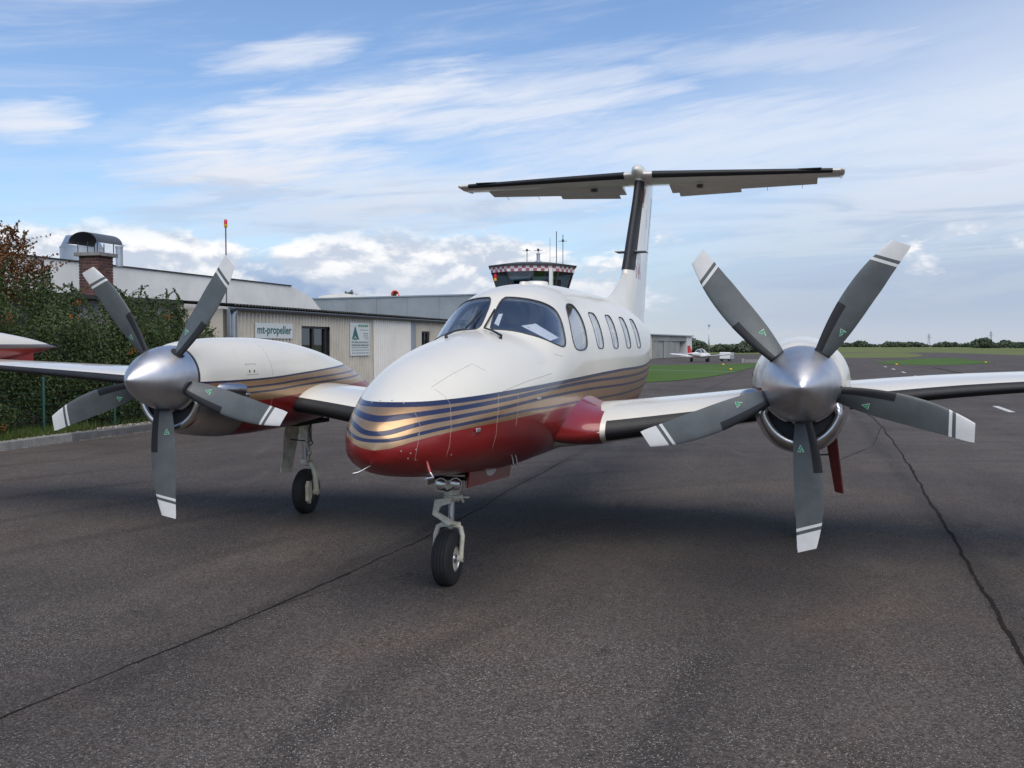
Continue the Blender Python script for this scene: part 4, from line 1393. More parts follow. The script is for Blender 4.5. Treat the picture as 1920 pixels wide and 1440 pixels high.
# ------------------------------------------------------------------ ground
def asphalt_mat(name, c0, c1, agg=0.34):
    mt = bpy.data.materials.new(name)
    mt.use_nodes = True
    t = NT(mt.node_tree)
    b = t.n('ShaderNodeBsdfPrincipled'); o = t.n('ShaderNodeOutputMaterial')
    t.t.links.new(b.outputs[0], o.inputs[0])
    co = t.obj()
    big = t.noise(co, 0.22, 5, 0.6, 0.6)
    mid = t.noise(co, 1.3, 6, 0.65)
    X, Y, Z = t.sep(co)
    lane = t.noise(t.comb(t.m('MULTIPLY', X, 1.1), t.m('MULTIPLY', Y, 0.08), 0.0), 1.0, 4, 0.6)
    base = t.mix(t.step(t.m('ADD', t.m('MULTIPLY', big, 0.6), t.m('MULTIPLY', lane, 0.4)), 0.36, 0.64), c0, c1)
    base = t.mix(t.step(mid, 0.35, 0.75, 0.0, 0.35), base, tuple(x * 0.55 for x in c0))
    brown = t.step(t.noise(co, 0.5, 4, 0.6, 0.8), 0.45, 0.75, 0.0, 0.4)
    base = t.mix(brown, base, (c1[0] * 1.25, c1[1] * 1.02, c1[2] * 0.86))
    # worn pale tracks, oil spots and the dark sealed joints
    pale = t.step(t.noise(t.comb(t.m('MULTIPLY', t.m('ADD', X, t.m('MULTIPLY', Y, 0.35)), 1.6), t.m('MULTIPLY', t.m('SUBTRACT', Y, t.m('MULTIPLY', X, 0.35)), 0.22), 4.0), 1.0, 5, 0.65, 0.7), 0.54, 0.74, 0.0, 0.4)
    base = t.mix(pale, base, tuple(x * 1.45 for x in c1))
    oil = t.step(t.noise(co, 2.6, 3, 0.5, 0.3), 0.66, 0.76, 0.0, 0.5)
    base = t.mix(oil, base, tuple(x * 0.45 for x in c0))
    wob = t.m('MULTIPLY', t.m('SUBTRACT', t.noise(co, 0.9, 4, 0.6), 0.5), 0.35)
    for xj, wj, am in ((-1.02, 0.16, 0.5), (4.14, 0.20, 0.55)):
        dj = t.m('ABSOLUTE', t.m('ADD', t.m('SUBTRACT', X, xj), wob))
        base = t.mix(t.m('MULTIPLY', t.step(dj, wj, 0.02, 0.0, am), t.step(mid, 0.3, 0.6, 0.4, 1.0)), base, tuple(x * 0.4 for x in c0))
    skid = t.n('ShaderNodeTexWave', wave_type='RINGS', rings_direction='Z')
    t.put(skid.inputs['Vector'], t.comb(t.m('SUBTRACT', X, 9.5), t.m('ADD', Y, 3.0), 0.0)); skid.inputs['Scale'].default_value = 0.19; skid.inputs['Distortion'].default_value = 1.2; skid.inputs['Detail'].default_value = 3
    base = t.mix(t.m('MULTIPLY', t.step(skid.outputs['Fac'], 0.90, 1.0, 0.0, 0.4), t.step(big, 0.4, 0.6)), base, tuple(x * 0.5 for x in c0))
    # stones in the binder
    vo = t.n('ShaderNodeTexVoronoi'); t.put(vo.inputs['Vector'], co); vo.inputs['Scale'].default_value = 110
    cr = t.sep(vo.outputs['Color'])[0]
    stone = t.m('MULTIPLY', t.step(cr, 0.74, 0.88), t.step(vo.outputs['Distance'], 0.42, 0.22))
    vo2 = t.n('ShaderNodeTexVoronoi'); t.put(vo2.inputs['Vector'], co); vo2.inputs['Scale'].default_value = 70
    cr2 = t.sep(vo2.outputs['Color'])[1]
    stone2 = t.m('MULTIPLY', t.step(cr2, 0.84, 0.94), t.step(vo2.outputs['Distance'], 0.40, 0.2))
    dark = t.step(cr, 0.35, 0.1, 0.0, 0.5)
    c = t.mix(dark, base, tuple(x * 0.4 for x in c0))
    gr = t.sep(vo2.outputs['Color'])
    k_ = t.m('ADD', 0.55, t.m('MULTIPLY', gr[2], 0.9))
    c = t.mix(1.0, c, t.comb(k_, t.m('MULTIPLY', k_, t.m('ADD', 0.94, t.m('MULTIPLY', gr[0], 0.10))), t.m('MULTIPLY', k_, t.m('ADD', 0.88, t.m('MULTIPLY', gr[0], 0.2)))), blend='MULTIPLY')
    c = t.mix(t.m('MULTIPLY', t.m('MAXIMUM', stone, stone2), t.m('MULTIPLY', t.step(mid, 0.3, 0.65, 0.35, 1.0), t.step(big, 0.35, 0.62, 0.45, 1.0))), c, (agg, agg * 0.95, agg * 0.88))
    t.put(b.inputs['Base Color'], c)
    t.put(b.inputs['Roughness'], t.m('ADD', 0.78, t.m('MULTIPLY', mid, 0.2)))
    b.inputs['Specular IOR Level'].default_value = 0.35
    bp = t.n('ShaderNodeBump'); bp.inputs['Strength'].default_value = 0.55; bp.inputs['Distance'].default_value = 0.006
    t.put(bp.inputs['Height'], t.m('ADD', t.m('MULTIPLY', cr, 0.6), t.m('MULTIPLY', vo.outputs['Distance'], -0.6)))
    t.t.links.new(bp.outputs[0], b.inputs['Normal'])
    return mt


def grass_mat(name, ca, cb, cc):
    mt = bpy.data.materials.new(name)
    mt.use_nodes = True
    t = NT(mt.node_tree)
    b = t.n('ShaderNodeBsdfPrincipled'); o = t.n('ShaderNodeOutputMaterial')
    t.t.links.new(b.outputs[0], o.inputs[0])
    co = t.obj()
    c = t.mix(t.step(t.noise(co, 0.06, 5, 0.6, 0.5), 0.35, 0.65), ca, cb)
    c = t.mix(t.step(t.noise(co, 0.9, 6, 0.7), 0.4, 0.75, 0.0, 0.6), c, cc)
    t.put(b.inputs['Base Color'], c); b.inputs['Roughness'].default_value = 0.95
    b.inputs['Specular IOR Level'].default_value = 0.15
    return mt


M['asphalt'] = asphalt_mat('worn_asphalt', (0.053, 0.045, 0.040), (0.088, 0.076, 0.067), 0.40)
M['grass'] = grass_mat('mown_grass', (0.050, 0.105, 0.018), (0.066, 0.125, 0.026), (0.085, 0.12, 0.035))
M['field'] = grass_mat('airfield_grass', (0.13, 0.145, 0.05), (0.10, 0.14, 0.045), (0.16, 0.15, 0.07))
M['tar'] = pmat('tar_filled_crack', (0.024, 0.020, 0.018), 0.95, var=0.4, vscale=6, spec=0.1)
M['soil'] = pmat('soil', (0.07, 0.06, 0.045), 0.95, var=0.4, vscale=5)


def sheet_obj(name, pts, z, mat, label=None):
    o = pyd(name, [(x, y, z) for x, y in pts], [tuple(range(len(pts)))], M[mat])
    if o.data.polygons[0].normal.z < 0:
        o.data.flip_normals()
    return tag(o, label, kind='structure')


sheet_obj('ground', [(-7000, -7000), (7000, -7000), (7000, 9000), (-7000, 9000)], -0.03, 'field')
sheet_obj('apron', [(-11.1, -120), (300, -120), (300, 120), (60, 170), (42.4, 197), (36, 262), (14.5, 256), (2, 215), (-30, 190), (-70, 170), (-70, 60), (-11.1, 60)], 0.0, 'asphalt')


def gpoly(px):
    return [tuple(pl(u, v, 2, 0)[:2]) for u, v in px]


sheet_obj('grass_strip', gpoly([(1200, 718), (1255, 715), (1300, 711), (1340, 705.5), (1375, 699), (1405, 691), (1422, 686), (1428, 682.5), (1400, 682), (1180, 686)]) + [(-24, 80), (-24, 44)], 0.02, 'grass')
sheet_obj('grass_island', gpoly([(1640, 679.5), (1655, 682), (1680, 684), (1760, 685), (1820, 683.5), (1868, 681), (1850, 678), (1830, 676), (1805, 673), (1780, 671), (1750, 672), (1720, 673), (1660, 677)]), 0.02, 'grass')
sheet_obj('grass_verge', gpoly([(1560, 671.5), (1700, 671), (1722, 669), (1732, 667), (1725, 664.5), (1690, 661.5), (1590, 662.5), (1540, 663)]), 0.02, 'field')
a_, b_ = pl(1200, 693.5, 2, 0.03), pl(1378, 697, 2, 0.03)
sheet_obj('concrete_edging', [(a_[0], a_[1] - 0.25), (b_[0], b_[1] - 0.25), (b_[0], b_[1] + 0.35), (a_[0], a_[1] + 0.35)], 0.035, 'concrete')
# painted dashes
for (xa, ya) in ((9.957, 86.1), (9.86, 77.2), (9.70, 67.5), (9.55, 57.7), (9.38, 48.5), (8.52, 25.3)):
    L = 1.6 if ya > 40 else 1.5
    sl_ = 0.0235
    o = pyd('taxi_line_dash', [(xa - 0.09 - sl_ * L, ya - L, 0.004), (xa + 0.09 - sl_ * L, ya - L, 0.004), (xa + 0.09 + sl_ * L, ya + L, 0.004), (xa - 0.09 + sl_ * L, ya + L, 0.004)], [(0, 1, 2, 3)], M['paint'])
    tag(o, kind='structure')


def crack(pts, w0, name='pavement_crack', jit=0.03, step=0.06):
    P = []
    for i in range(len(pts) - 1):
        a, b = np.array(pts[i], float), np.array(pts[i + 1], float)
        n = max(2, int(np.linalg.norm(b - a) / step))
        for k in range(n):
            P.append(a + (b - a) * k / n)
    P.append(np.array(pts[-1], float))
    off = 0.0; off2 = 0.0
    V, F = [], []
    for i, p in enumerate(P):
        t = P[min(i + 1, len(P) - 1)] - P[max(i - 1, 0)]
        nrm = np.array([-t[1], t[0]]) / (np.linalg.norm(t) + 1e-9)
        off = off * 0.96 + random.gauss(0, jit * 0.13)
        off2 = off2 * 0.92 + random.gauss(0, 0.09)
        hw = w0 * max(0.12, 0.75 + off2)
        q = p + nrm * off
        V += [(*(q - nrm * hw), 0.004), (*(q + nrm * hw), 0.004)]
        if i:
            F.append((2 * i - 2, 2 * i, 2 * i + 1, 2 * i - 1))
    return tag(pyd(name, V, F, M['tar']), kind='structure')


crack([(-1.30, -5.0), (-1.245, -3.34), (-0.97, -0.9), (-0.83, 1.75), (-0.95, 5.1), (-1.0, 9)], 0.009)
crack([(4.05, -4.5), (4.0, -0.86), (4.08, 1.5), (4.18, 4.1), (4.35, 9), (4.57, 17.4), (4.4, 40)], 0.019, jit=0.04)
crack([(-0.99, -1.0), (-0.80, -0.3), (-0.50, 0.0), (-0.42, 0.3)], 0.005)
crack([(3.2, 9.5), (4.0, 12.5), (4.5, 17.4)], 0.010)
crack([(13.6, 84), (12.9, 52.8), (12.6, 30)], 0.10, jit=0.1, step=0.5)

# ---- kerb of cut stones, verge with gravel, grass
kerb = tag(MB().box((-11.28, -8.0, -0.02), (-11.13, 46.0, 0.10)).build('kerb', M['soil']), kind='structure')
y = -8.0
stone_mats = [pmat('kerb_stone_a', (0.20, 0.20, 0.195), 0.85, var=0.4, vscale=4, bump=0.4, bscale=30), pmat('kerb_stone_b', (0.145, 0.145, 0.145), 0.85, var=0.35, vscale=4, bump=0.4, bscale=30),
              pmat('kerb_stone_c', (0.26, 0.255, 0.24), 0.85, var=0.35, vscale=4, bump=0.4, bscale=30)]
while y < 45.5:
    L = random.uniform(0.75, 1.15)
    zz = 0.145 + random.uniform(-0.008, 0.008); xx = -11.115 + random.uniform(-0.008, 0.008)
    MB().box((xx - 0.19, y + 0.006, -0.015), (xx, y + L - 0.006, zz), 0.012).build('kerb_stone', random.choice(stone_mats), kerb)
    y += L
sheet_obj('verge', [(-11.29, -8), (-11.29, 46), (-40, 46), (-40, -8)], 0.105, 'soil')


def fast_mesh(name, V, F, mat, parent=None, smooth=False):
    """V (n,3) array, F (m,k) int array"""
    me = bpy.data.meshes.new(name)
    V = np.asarray(V, np.float32); F = np.asarray(F, np.int32)
    me.vertices.add(len(V)); me.vertices.foreach_set('co', V.ravel())
    k = F.shape[1]
    me.loops.add(F.size); me.loops.foreach_set('vertex_index', F.ravel())
    me.polygons.add(len(F)); me.polygons.foreach_set('loop_start', np.arange(0, F.size, k, dtype=np.int32))
    me.update(calc_edges=True)
    return link(name, me, mat, parent, smooth)


def stones(name, n, x0, x1, y0, y1, z, smin, smax, mat):
    octa = np.array([(1, 0, 0), (0, 1, 0), (-1, 0, 0), (0, -1, 0), (0, 0, 0.7), (0, 0, -0.7)])
    fo = np.array([(0, 1, 4), (1, 2, 4), (2, 3, 4), (3, 0, 4), (1, 0, 5), (2, 1, 5), (3, 2, 5), (0, 3, 5)])
    c = np.c_[rng.uniform(x0, x1, n), rng.uniform(y0, y1, n), np.full(n, z)]
    s = rng.uniform(smin, smax, n) * rng.uniform(0.6, 1.0, n)
    a = rng.uniform(0, 6.28, n)
    jit = rng.uniform(0.6, 1.3, (n, 6, 1))
    v = octa[None] * jit * s[:, None, None]
    ca, sa = np.cos(a)[:, None], np.sin(a)[:, None]
    vx = v[..., 0] * ca - v[..., 1] * sa; vy = v[..., 0] * sa + v[..., 1] * ca
    v = np.stack([vx, vy, v[..., 2]], -1) + c[:, None]
    F = (fo[None] + (np.arange(n) * 6)[:, None, None]).reshape(-1, 3)
    return fast_mesh(name, v.reshape(-1, 3), F, mat)


def island_mat(name, cols, rough=0.7, trans=0.0, spec=0.3):
    """colour picked per loose piece (leaf, stone)"""
    mt = bpy.data.materials.new(name)
    mt.use_nodes = True
    t = NT(mt.node_tree)
    b = t.n('ShaderNodeBsdfPrincipled'); o = t.n('ShaderNodeOutputMaterial')
    g = t.n('ShaderNodeNewGeometry')
    r = t.n('ShaderNodeValToRGB')
    r.color_ramp.interpolation = 'LINEAR'
    els = r.color_ramp.elements
    els[0].color = (*cols[0], 1); els[1].color = (*cols[-1], 1)
    for i, c in enumerate(cols[1:-1]):
        e = els.new((i + 1) / (len(cols) - 1)); e.color = (*c, 1)
    t.put(r.inputs[0], g.outputs['Random Per Island'])
    t.put(b.inputs['Base Color'], r.outputs[0])
    b.inputs['Roughness'].default_value = rough
    b.inputs['Specular IOR Level'].default_value = spec
    if trans:
        tr = t.n('ShaderNodeBsdfTranslucent'); t.put(tr.inputs[0], r.outputs[0])
        mx = t.n('ShaderNodeMixShader'); mx.inputs[0].default_value = trans
        t.t.links.new(b.outputs[0], mx.inputs[1]); t.t.links.new(tr.outputs[0], mx.inputs[2])
        t.t.links.new(mx.outputs[0], o.inputs[0])
    else:
        t.t.links.new(b.outputs[0], o.inputs[0])
    return mt


M['gravel'] = island_mat('gravel', [(0.30, 0.28, 0.25), (0.42, 0.40, 0.36), (0.22, 0.18, 0.14), (0.50, 0.48, 0.45), (0.16, 0.14, 0.12)], 0.9)
M['leafgreen'] = island_mat('hedge_leaf', [(0.032, 0.058, 0.018), (0.062, 0.100, 0.030), (0.090, 0.130, 0.044), (0.045, 0.076, 0.025), (0.115, 0.14, 0.056)], 0.5, 0.25)
M['leafred'] = island_mat('autumn_leaf', [(0.13, 0.045, 0.018), (0.17, 0.075, 0.022), (0.10, 0.075, 0.026), (0.20, 0.06, 0.022), (0.075, 0.07, 0.025)], 0.6, 0.25)
M['leaffar'] = island_mat('far_leaf_hazed', [(0.055, 0.080, 0.048), (0.072, 0.098, 0.058), (0.062, 0.088, 0.054), (0.085, 0.108, 0.064)], 0.8)  # leaf colours lightened to stand in for haze in the distant air
M['berry'] = island_mat('orange_berry', [(0.36, 0.10, 0.015), (0.42, 0.14, 0.02), (0.30, 0.06, 0.012)], 0.4)
M['grassblade'] = island_mat('grass_blade', [(0.06, 0.11, 0.02), (0.09, 0.14, 0.03), (0.12, 0.13, 0.05)], 0.7, 0.3)

tag(stones('gravel', 5200, -11.85, -11.30, 4, 30, 0.118, 0.012, 0.034, M['gravel']), 'pale loose gravel along the kerb below the hedge', 'gravel', kind='stuff')
tag(stones('gravel', 900, -11.12, -10.95, 5, 30, 0.006, 0.004, 0.014, M['gravel']), 'scattered grit lying on the asphalt along the kerb', 'gravel', kind='stuff')


def grass_blades(name, n, x0, x1, y0, y1, z, h0, h1):
    c = np.c_[rng.uniform(x0, x1, n), rng.uniform(y0, y1, n), np.full(n, z)]
    a = rng.uniform(0, 6.28, n); h = rng.uniform(h0, h1, n); wd = rng.uniform(0.006, 0.012, n)
    d_ = np.c_[np.cos(a), np.sin(a), np.zeros(n)]
    ln = np.c_[rng.normal(0, 0.35, n), rng.normal(0, 0.35, n), np.ones(n)] * h[:, None]
    v = np.stack([c - d_ * wd[:, None], c + d_ * wd[:, None], c + ln], 1)
    return fast_mesh(name, v.reshape(-1, 3), np.arange(3 * n).reshape(-1, 3), M['grassblade'])


tag(grass_blades('grass', 9000, -12.6, -11.45, 3, 10.6, 0.105, 0.06, 0.24), 'long green grass growing in front of the hedge', 'grass', kind='stuff')
tag(grass_blades('grass', 5000, -12.6, -11.75, 10.6, 30, 0.105, 0.05, 0.2), 'sparse low grass between gravel and workshop wall', 'grass', kind='stuff')


# ------------------------------------------------------------------ hedge, tree, fence
def leaves(blobs, n, size, mat, name, parent, up=0.2, extra=None, aspect=0.5, fill=0.6):
    """leaf-sized diamonds through the volume of several ellipsoids"""
    bl = np.array(blobs, float)
    vol = bl[:, 3] * bl[:, 4] * bl[:, 5]
    idx = rng.choice(len(bl), n, p=vol / vol.sum())
    d_ = rng.normal(size=(n, 3)); d_ /= np.linalg.norm(d_, axis=1)[:, None]
    rad = rng.uniform(0, 1, n) ** (1 / 3 * fill)
    rad *= 1 + 0.16 * np.sin(d_[:, 0] * 7 + idx) * np.cos(d_[:, 2] * 6 + idx * 2) + rng.normal(0, 0.05, n)
    c = bl[idx, :3] + d_ * rad[:, None] * bl[idx, 3:]
    if extra is not None:
        c = np.vstack([c, extra]); n = len(c)
        d_ = np.vstack([d_, rng.normal(size=(len(extra), 3))])
    keep = c[:, 2] > 0.08
    c = c[keep]; d_ = d_[keep]; n = len(c)
    nr = d_ + rng.normal(0, 0.8, (n, 3)); nr[:, 2] += up
    nr /= np.linalg.norm(nr, axis=1)[:, None]
    t = np.cross(nr, rng.normal(size=(n, 3))); t /= np.linalg.norm(t, axis=1)[:, None]
    b = np.cross(nr, t)
    s = (size * rng.uniform(0.6, 1.35, n))[:, None]
    v = np.stack([c - t * s, c + b * s * aspect, c + t * s, c - b * s * aspect], 1)
    return fast_mesh(name, v.reshape(-1, 3), np.arange(4 * n).reshape(-1, 4), M[mat], parent)


def shoots(base_pts, hmin, hmax, k=14):
    P, tubes = [], []
    for p in base_pts:
        h = random.uniform(hmin, hmax)
        lx, ly = random.gauss(0, 0.28), random.gauss(0, 0.35)
        line = [np.array(p) + np.array([lx * t * t, ly * t * t, h * (t - 0.25 * t * t)]) for t in np.linspace(0, 1, 8)]
        tubes.append(line)
        for q in np.linspace(0.05, 1, int(k * h / 0.4)):
            c = line[0] * (1 - q) ** 2 + 2 * q * (1 - q) * (line[3]) + line[-1] * q * q
            for _ in range(4):
                P.append(c + np.random.default_rng(len(P)).normal(0, 0.045 * (1.15 - q), 3))
    return np.array(P), tubes


hedge_px = [(0, 533), (60, 540), (120, 543), (180, 548), (235, 545), (290, 556), (340, 560), (385, 575), (412, 590)]
shr = [(-12.55, 6.6, 3.5, 'dense berry shrub at the hedge end beside the autumn tree'),
       (-12.5, 8.6, 3.45, 'dark green berry shrub in front of the autumn-coloured tree'),
       (-12.5, 10.4, 3.25, 'dark green berry shrub behind the first green fence post'),
       (-12.5, 12.0, 3.1, 'dark green berry shrub in front of the brick chimney'),
       (-12.5, 13.3, 3.05, 'dark green berry shrub with tall loose shoots on top'),
       (-12.6, 14.6, 2.9, 'arching dark green berry shrub below the white parapet wall'),
       (-12.75, 15.75, 2.6, 'low loose berry shrub at the corner of the corrugated workshop')]
for i, (sx_, sy_, hh, lab) in enumerate(shr):
    sh_ = empty('berry_shrub', (sx_, sy_, 0.1), lab, 'shrub', 'berry shrubs forming the hedge')
    blobs = [(sx_, sy_, hh * 0.42, 0.72, 1.15, hh * 0.46)]
    for k in range(9):
        blobs.append((sx_ + random.uniform(-0.35, 0.5), sy_ + random.uniform(-0.9, 0.9), random.uniform(0.5, hh - 0.45), random.uniform(0.35, 0.55), random.uniform(0.4, 0.65), random.uniform(0.3, 0.5)))
    base = [(sx_ + random.uniform(-0.4, 0.4), sy_ + random.uniform(-0.8, 0.8), hh - random.uniform(0.3, 0.6)) for _ in range(16)]
    ex, tubes = shoots(base, 0.35, 0.8 if i not in (4, 5) else 1.05)
    leaves(blobs, 19000, 0.033, 'leafgreen', 'foliage', sh_, extra=ex, fill=0.75)
    stm = MB()
    for k in range(5):
        stm.tube([(sx_ + random.uniform(-0.1, 0.1), sy_ + random.uniform(-0.15, 0.15), 0.08), (sx_ + random.uniform(-0.3, 0.3), sy_ + random.uniform(-0.5, 0.5), 1.2), (sx_ + random.uniform(-0.4, 0.4), sy_ + random.uniform(-0.8, 0.8), hh * 0.85)], [0.03, 0.022, 0.008], 6)
    for tl_ in tubes:
        stm.tube(tl_, [0.008 - 0.0008 * q for q in range(8)], 4)
    stm.build('stem', M['bark'], sh_)['kind'] = 'stuff'
    # berry clusters
    nb_ = 6
    cs = []
    for k in range(nb_):
        bq = random.choice(blobs[1:])
        cs.append((bq[0] + bq[3] * random.uniform(0.5, 1.0), bq[1] + random.uniform(-0.3, 0.3), bq[2] + random.uniform(-0.2, 0.35)))
    octa = np.array([(1, 0, 0), (0, 1, 0), (-1, 0, 0), (0, -1, 0), (0, 0, 1), (0, 0, -1)]) * 0.016
    fo = np.array([(0, 1, 4), (1, 2, 4), (2, 3, 4), (3, 0, 4), (1, 0, 5), (2, 1, 5), (3, 2, 5), (0, 3, 5)])
    cc = np.repeat(np.array(cs), 14, 0) + rng.normal(0, 0.045, (nb_ * 14, 3))
    V = (octa[None] + cc[:, None]).reshape(-1, 3)
    F = (fo[None] + (np.arange(len(cc)) * 6)[:, None, None]).reshape(-1, 3)
    fast_mesh('berries', V, F, M['berry'], sh_)['kind'] = 'stuff'

at_ = empty('autumn_tree', (-13.6, 7.6, 0.1), 'small tree with reddish brown autumn leaves rising above the hedge', 'tree')
tc = pl(10, 500, 0, -13.6)
blobs = [(tc[0], tc[1] - 0.7, 3.2, 0.8, 1.0, 0.75), (tc[0], tc[1] - 0.3, 3.75, 0.55, 0.62, 0.45), (tc[0], tc[1] + 0.15, 4.0, 0.35, 0.3, 0.3), (tc[0], tc[1] + 0.55, 3.55, 0.4, 0.55, 0.3),
         (tc[0], tc[1] + 0.75, 3.1, 0.5, 0.6, 0.35), (tc[0], tc[1] - 1.0, 4.0, 0.5, 0.6, 0.4), (tc[0], tc[1] + 0.45, 3.95, 0.16, 0.22, 0.16), (tc[0], tc[1] + 1.1, 3.35, 0.2, 0.28, 0.15)]
ex, tubes = shoots([(b[0] + random.uniform(-0.3, 0.3) * b[3], b[1] + random.uniform(-0.8, 0.8) * b[4], b[2] + b[5] * random.uniform(0.2, 0.7)) for b in blobs for _ in range(6)], 0.3, 0.6, 10)
leaves(blobs, 9000, 0.036, 'leafred', 'crown', at_, fill=1.3, extra=ex)
tk = MB()
tk.tube([(-13.6, 7.6, 0.05), (-13.6, 7.55, 1.2), (tc[0], tc[1] - 0.3, 2.4), (tc[0], tc[1] - 0.2, 3.6)], [0.09, 0.075, 0.05, 0.015], 10)
for b in blobs:
    tk.tube([(tc[0], tc[1] - 0.3, 2.4), ((tc[0] + b[0]) / 2, (tc[1] - 0.3 + b[1]) / 2, (2.6 + b[2]) / 2), (b[0], b[1], b[2] + 0.1)], [0.03, 0.02, 0.006], 6)
tk.build('trunk', M['bark'], at_, True)

fence = empty('wire_fence', (-11.87, 9.4, 0.1), 'low green wire fence with thin posts in front of the hedge', 'fence')
for yy in (5.1, 7.3, 9.47, 11.66, 13.85, 16.0):
    MB().tube([(-11.87, yy, 0.05), (-11.87, yy, 1.24), (-11.87, yy, 1.26)], [0.028, 0.028, 0.02], 10).build('post', M['postgreen'], fence, True, 40)
for z in np.linspace(0.2, 1.2, 9):
    MB().tube([(-11.845, 3.0, z), (-11.845, 16.2, z)], 0.0022, 4).build('wire', M['postgreen'], fence)

# ------------------------------------------------------------------ the workshop with corrugated walls
FX = -12.6
shop = empty('workshop_building', (FX, 17.6, 0), 'low beige corrugated workshop with dark gutter and two signs on its wall', 'building')


def corrugated(y0, y1, z0, z1, mat, x=FX, period=0.21, depth=0.085, name='wall_panel'):
    rows = [[], []]
    n0 = math.floor(y0 / period)
    ys_ = [y0]
    k = n0
    while True:
        for q in (0.0, 0.18, 0.5, 0.68):
            yv = (k + q) * period
            if y0 < yv < y1:
                ys_.append(yv)
        k += 1
        if k * period > y1:
            break
    ys_.append(y1)

    def prof(yv):
        q = (yv / period) % 1.0
        if q < 0.18:
            return depth * q / 0.18
        if q < 0.5:
            return depth
        if q < 0.68:
            return depth * (1 - (q - 0.5) / 0.18)
        return 0.0
    V = [(x + prof(yv + 1e-6), yv, z) for z in (z0, z1) for yv in ys_]
    n = len(ys_)
    F = [(i, i + 1, n + i + 1, n + i) for i in range(n - 1)]
    return pyd(name, V, F, M[mat], shop)


ZT = 2.90
corrugated(17.75, 21.74, 0, ZT, 'corr')
corrugated(21.74, 23.77, 2.50, ZT, 'corr')
corrugated(21.74, 23.77, 0, 0.95, 'corr')
corrugated(23.77, 27.36, 0, ZT, 'corr')
corrugated(27.36, 31.17, 0.02, 2.84, 'corrlight', x=FX + 0.02, period=0.21, name='sliding_door')
corrugated(27.36, 31.17, 2.845, ZT, 'corr')
corrugated(31.17, 32.5, 0, ZT, 'corr')
corrugated(32.5, 33.6, 2.47, ZT, 'corr')
corrugated(32.5, 33.6, 0, 1.1, 'corr')
corrugated(33.6, 44.0, 0, ZT, 'corr')
MB().box((FX - 5.5, 17.7, 0), (FX - 0.25, 44, 2.9)).build('inner_wall', M['corr'], shop)


def window(y0, y1, z0, z1, mull):
    MB().box((FX - 0.24, y0 - 0.1, z0 - 0.1), (FX - 0.20, y1 + 0.1, z1 + 0.1)).build('dark_backing', M['dark'], shop)  # near-black board behind the panes, painting the darkness of the unlit room
    fr = MB().box((FX - 0.12, y0, z0), (FX + 0.0, y0 + 0.05, z1)).build('window_frame', M['frame'], shop)
    MB().box((FX - 0.12, y1 - 0.22, z0), (FX - 0.001, y1 - 0.002, z1)).build('jamb', M['frame'], fr)
    MB().box((FX - 0.12, y0 + 0.05, z1 - 0.07), (FX - 0.001, y1 - 0.22, z1 - 0.002)).build('head', M['frame'], fr)
    MB().box((FX - 0.12, y0 + 0.05, z0 + 0.002), (FX - 0.001, y1 - 0.22, z0 + 0.07)).build('sill', M['frame'], fr)
    MB().box((FX - 0.11, mull - 0.06, z0 + 0.07), (FX - 0.01, mull + 0.06, z1 - 0.07)).build('mullion', M['frame'], fr)
    for a, b in ((y0 + 0.05, mull - 0.06), (mull + 0.06, y1 - 0.22)):
        MB().box((FX - 0.07, a, z0 + 0.07), (FX - 0.058, b, z1 - 0.07)).build('pane', M['winglass'], fr)
    MB().box((FX - 0.16, y1 - 0.62, z0 + 0.05), (FX - 0.14, y1 - 0.24, z1 - 0.05)).build('curtain', M['lining'], fr)


window(21.74, 23.77, 0.95, 2.50, 22.72)
window(32.5, 33.6, 1.1, 2.47, 33.0)
# roof sheet with corrugated edge, gutter, downpipes, corner board, rear extension with the brownish edge
V, F = [], []
ysr = np.arange(17.5, 44.0, 0.045)
for x, z in ((FX + 0.22, 3.00), (FX - 6.2, 3.42)):
    for yv in ysr:
        V.append((x, yv, z + 0.028 * math.sin(yv * 2 * math.pi / 0.18)))
n = len(ysr)
F = [(i, i + 1, n + i + 1, n + i) for i in range(n - 1)]
ro = pyd('roof', V, F, M['roofdark'], shop)
sm = ro.modifiers.new('t', 'SOLIDIFY'); sm.thickness = 0.02; sm.offset = 1
MB().box((FX - 0.02, 17.6, 2.905), (FX + 0.12, 44, 2.955)).build('fascia', M['galv'], shop)
gt = MB()
gt.grid([[(FX + 0.16 + 0.085 * math.cos(a), yy, 2.93 + 0.085 * math.sin(a)) for a in np.linspace(math.pi, 2 * math.pi, 12)] + [(FX + 0.16 + 0.077 * math.cos(a), yy, 2.93 + 0.077 * math.sin(a)) for a in np.linspace(2 * math.pi, math.pi, 12)] for yy in (17.55, 30, 44)])
gt.build('gutter', M['gutter'], shop, True, 40)
MB().tube([(FX + 0.16, 17.75, 2.86), (FX + 0.10, 17.72, 2.72), (FX + 0.09, 17.72, 0.1)], 0.075, 12).build('downpipe', M['galv'], shop, True, 40)
MB().box((FX - 0.05, 31.25, 0), (FX + 0.09, 31.78, 2.86), 0.01).build('pilaster', M['greywall'], shop)
MB().box((FX - 0.06, 17.58, 0), (FX + 0.045, 17.74, 2.90), 0.005).build('corner_post', M['galv'], shop)
MB().box((FX - 5.4, 6.0, 0.0), (FX - 1.6, 17.55, 3.02)).build('rear_wall', M['concrete'], shop)
MB().box((FX - 5.6, 6.0, 3.024), (FX - 1.4, 17.58, 3.12)).build('rear_roof_edge', M['roofdark'], shop)


def on_wall(me, y, z, x):
    """flat text mesh (x right, y up) onto a wall facing +x"""
    for v in me.vertices:
        a, b, c = v.co
        v.co = Vector((x + c, y + a, z + b))


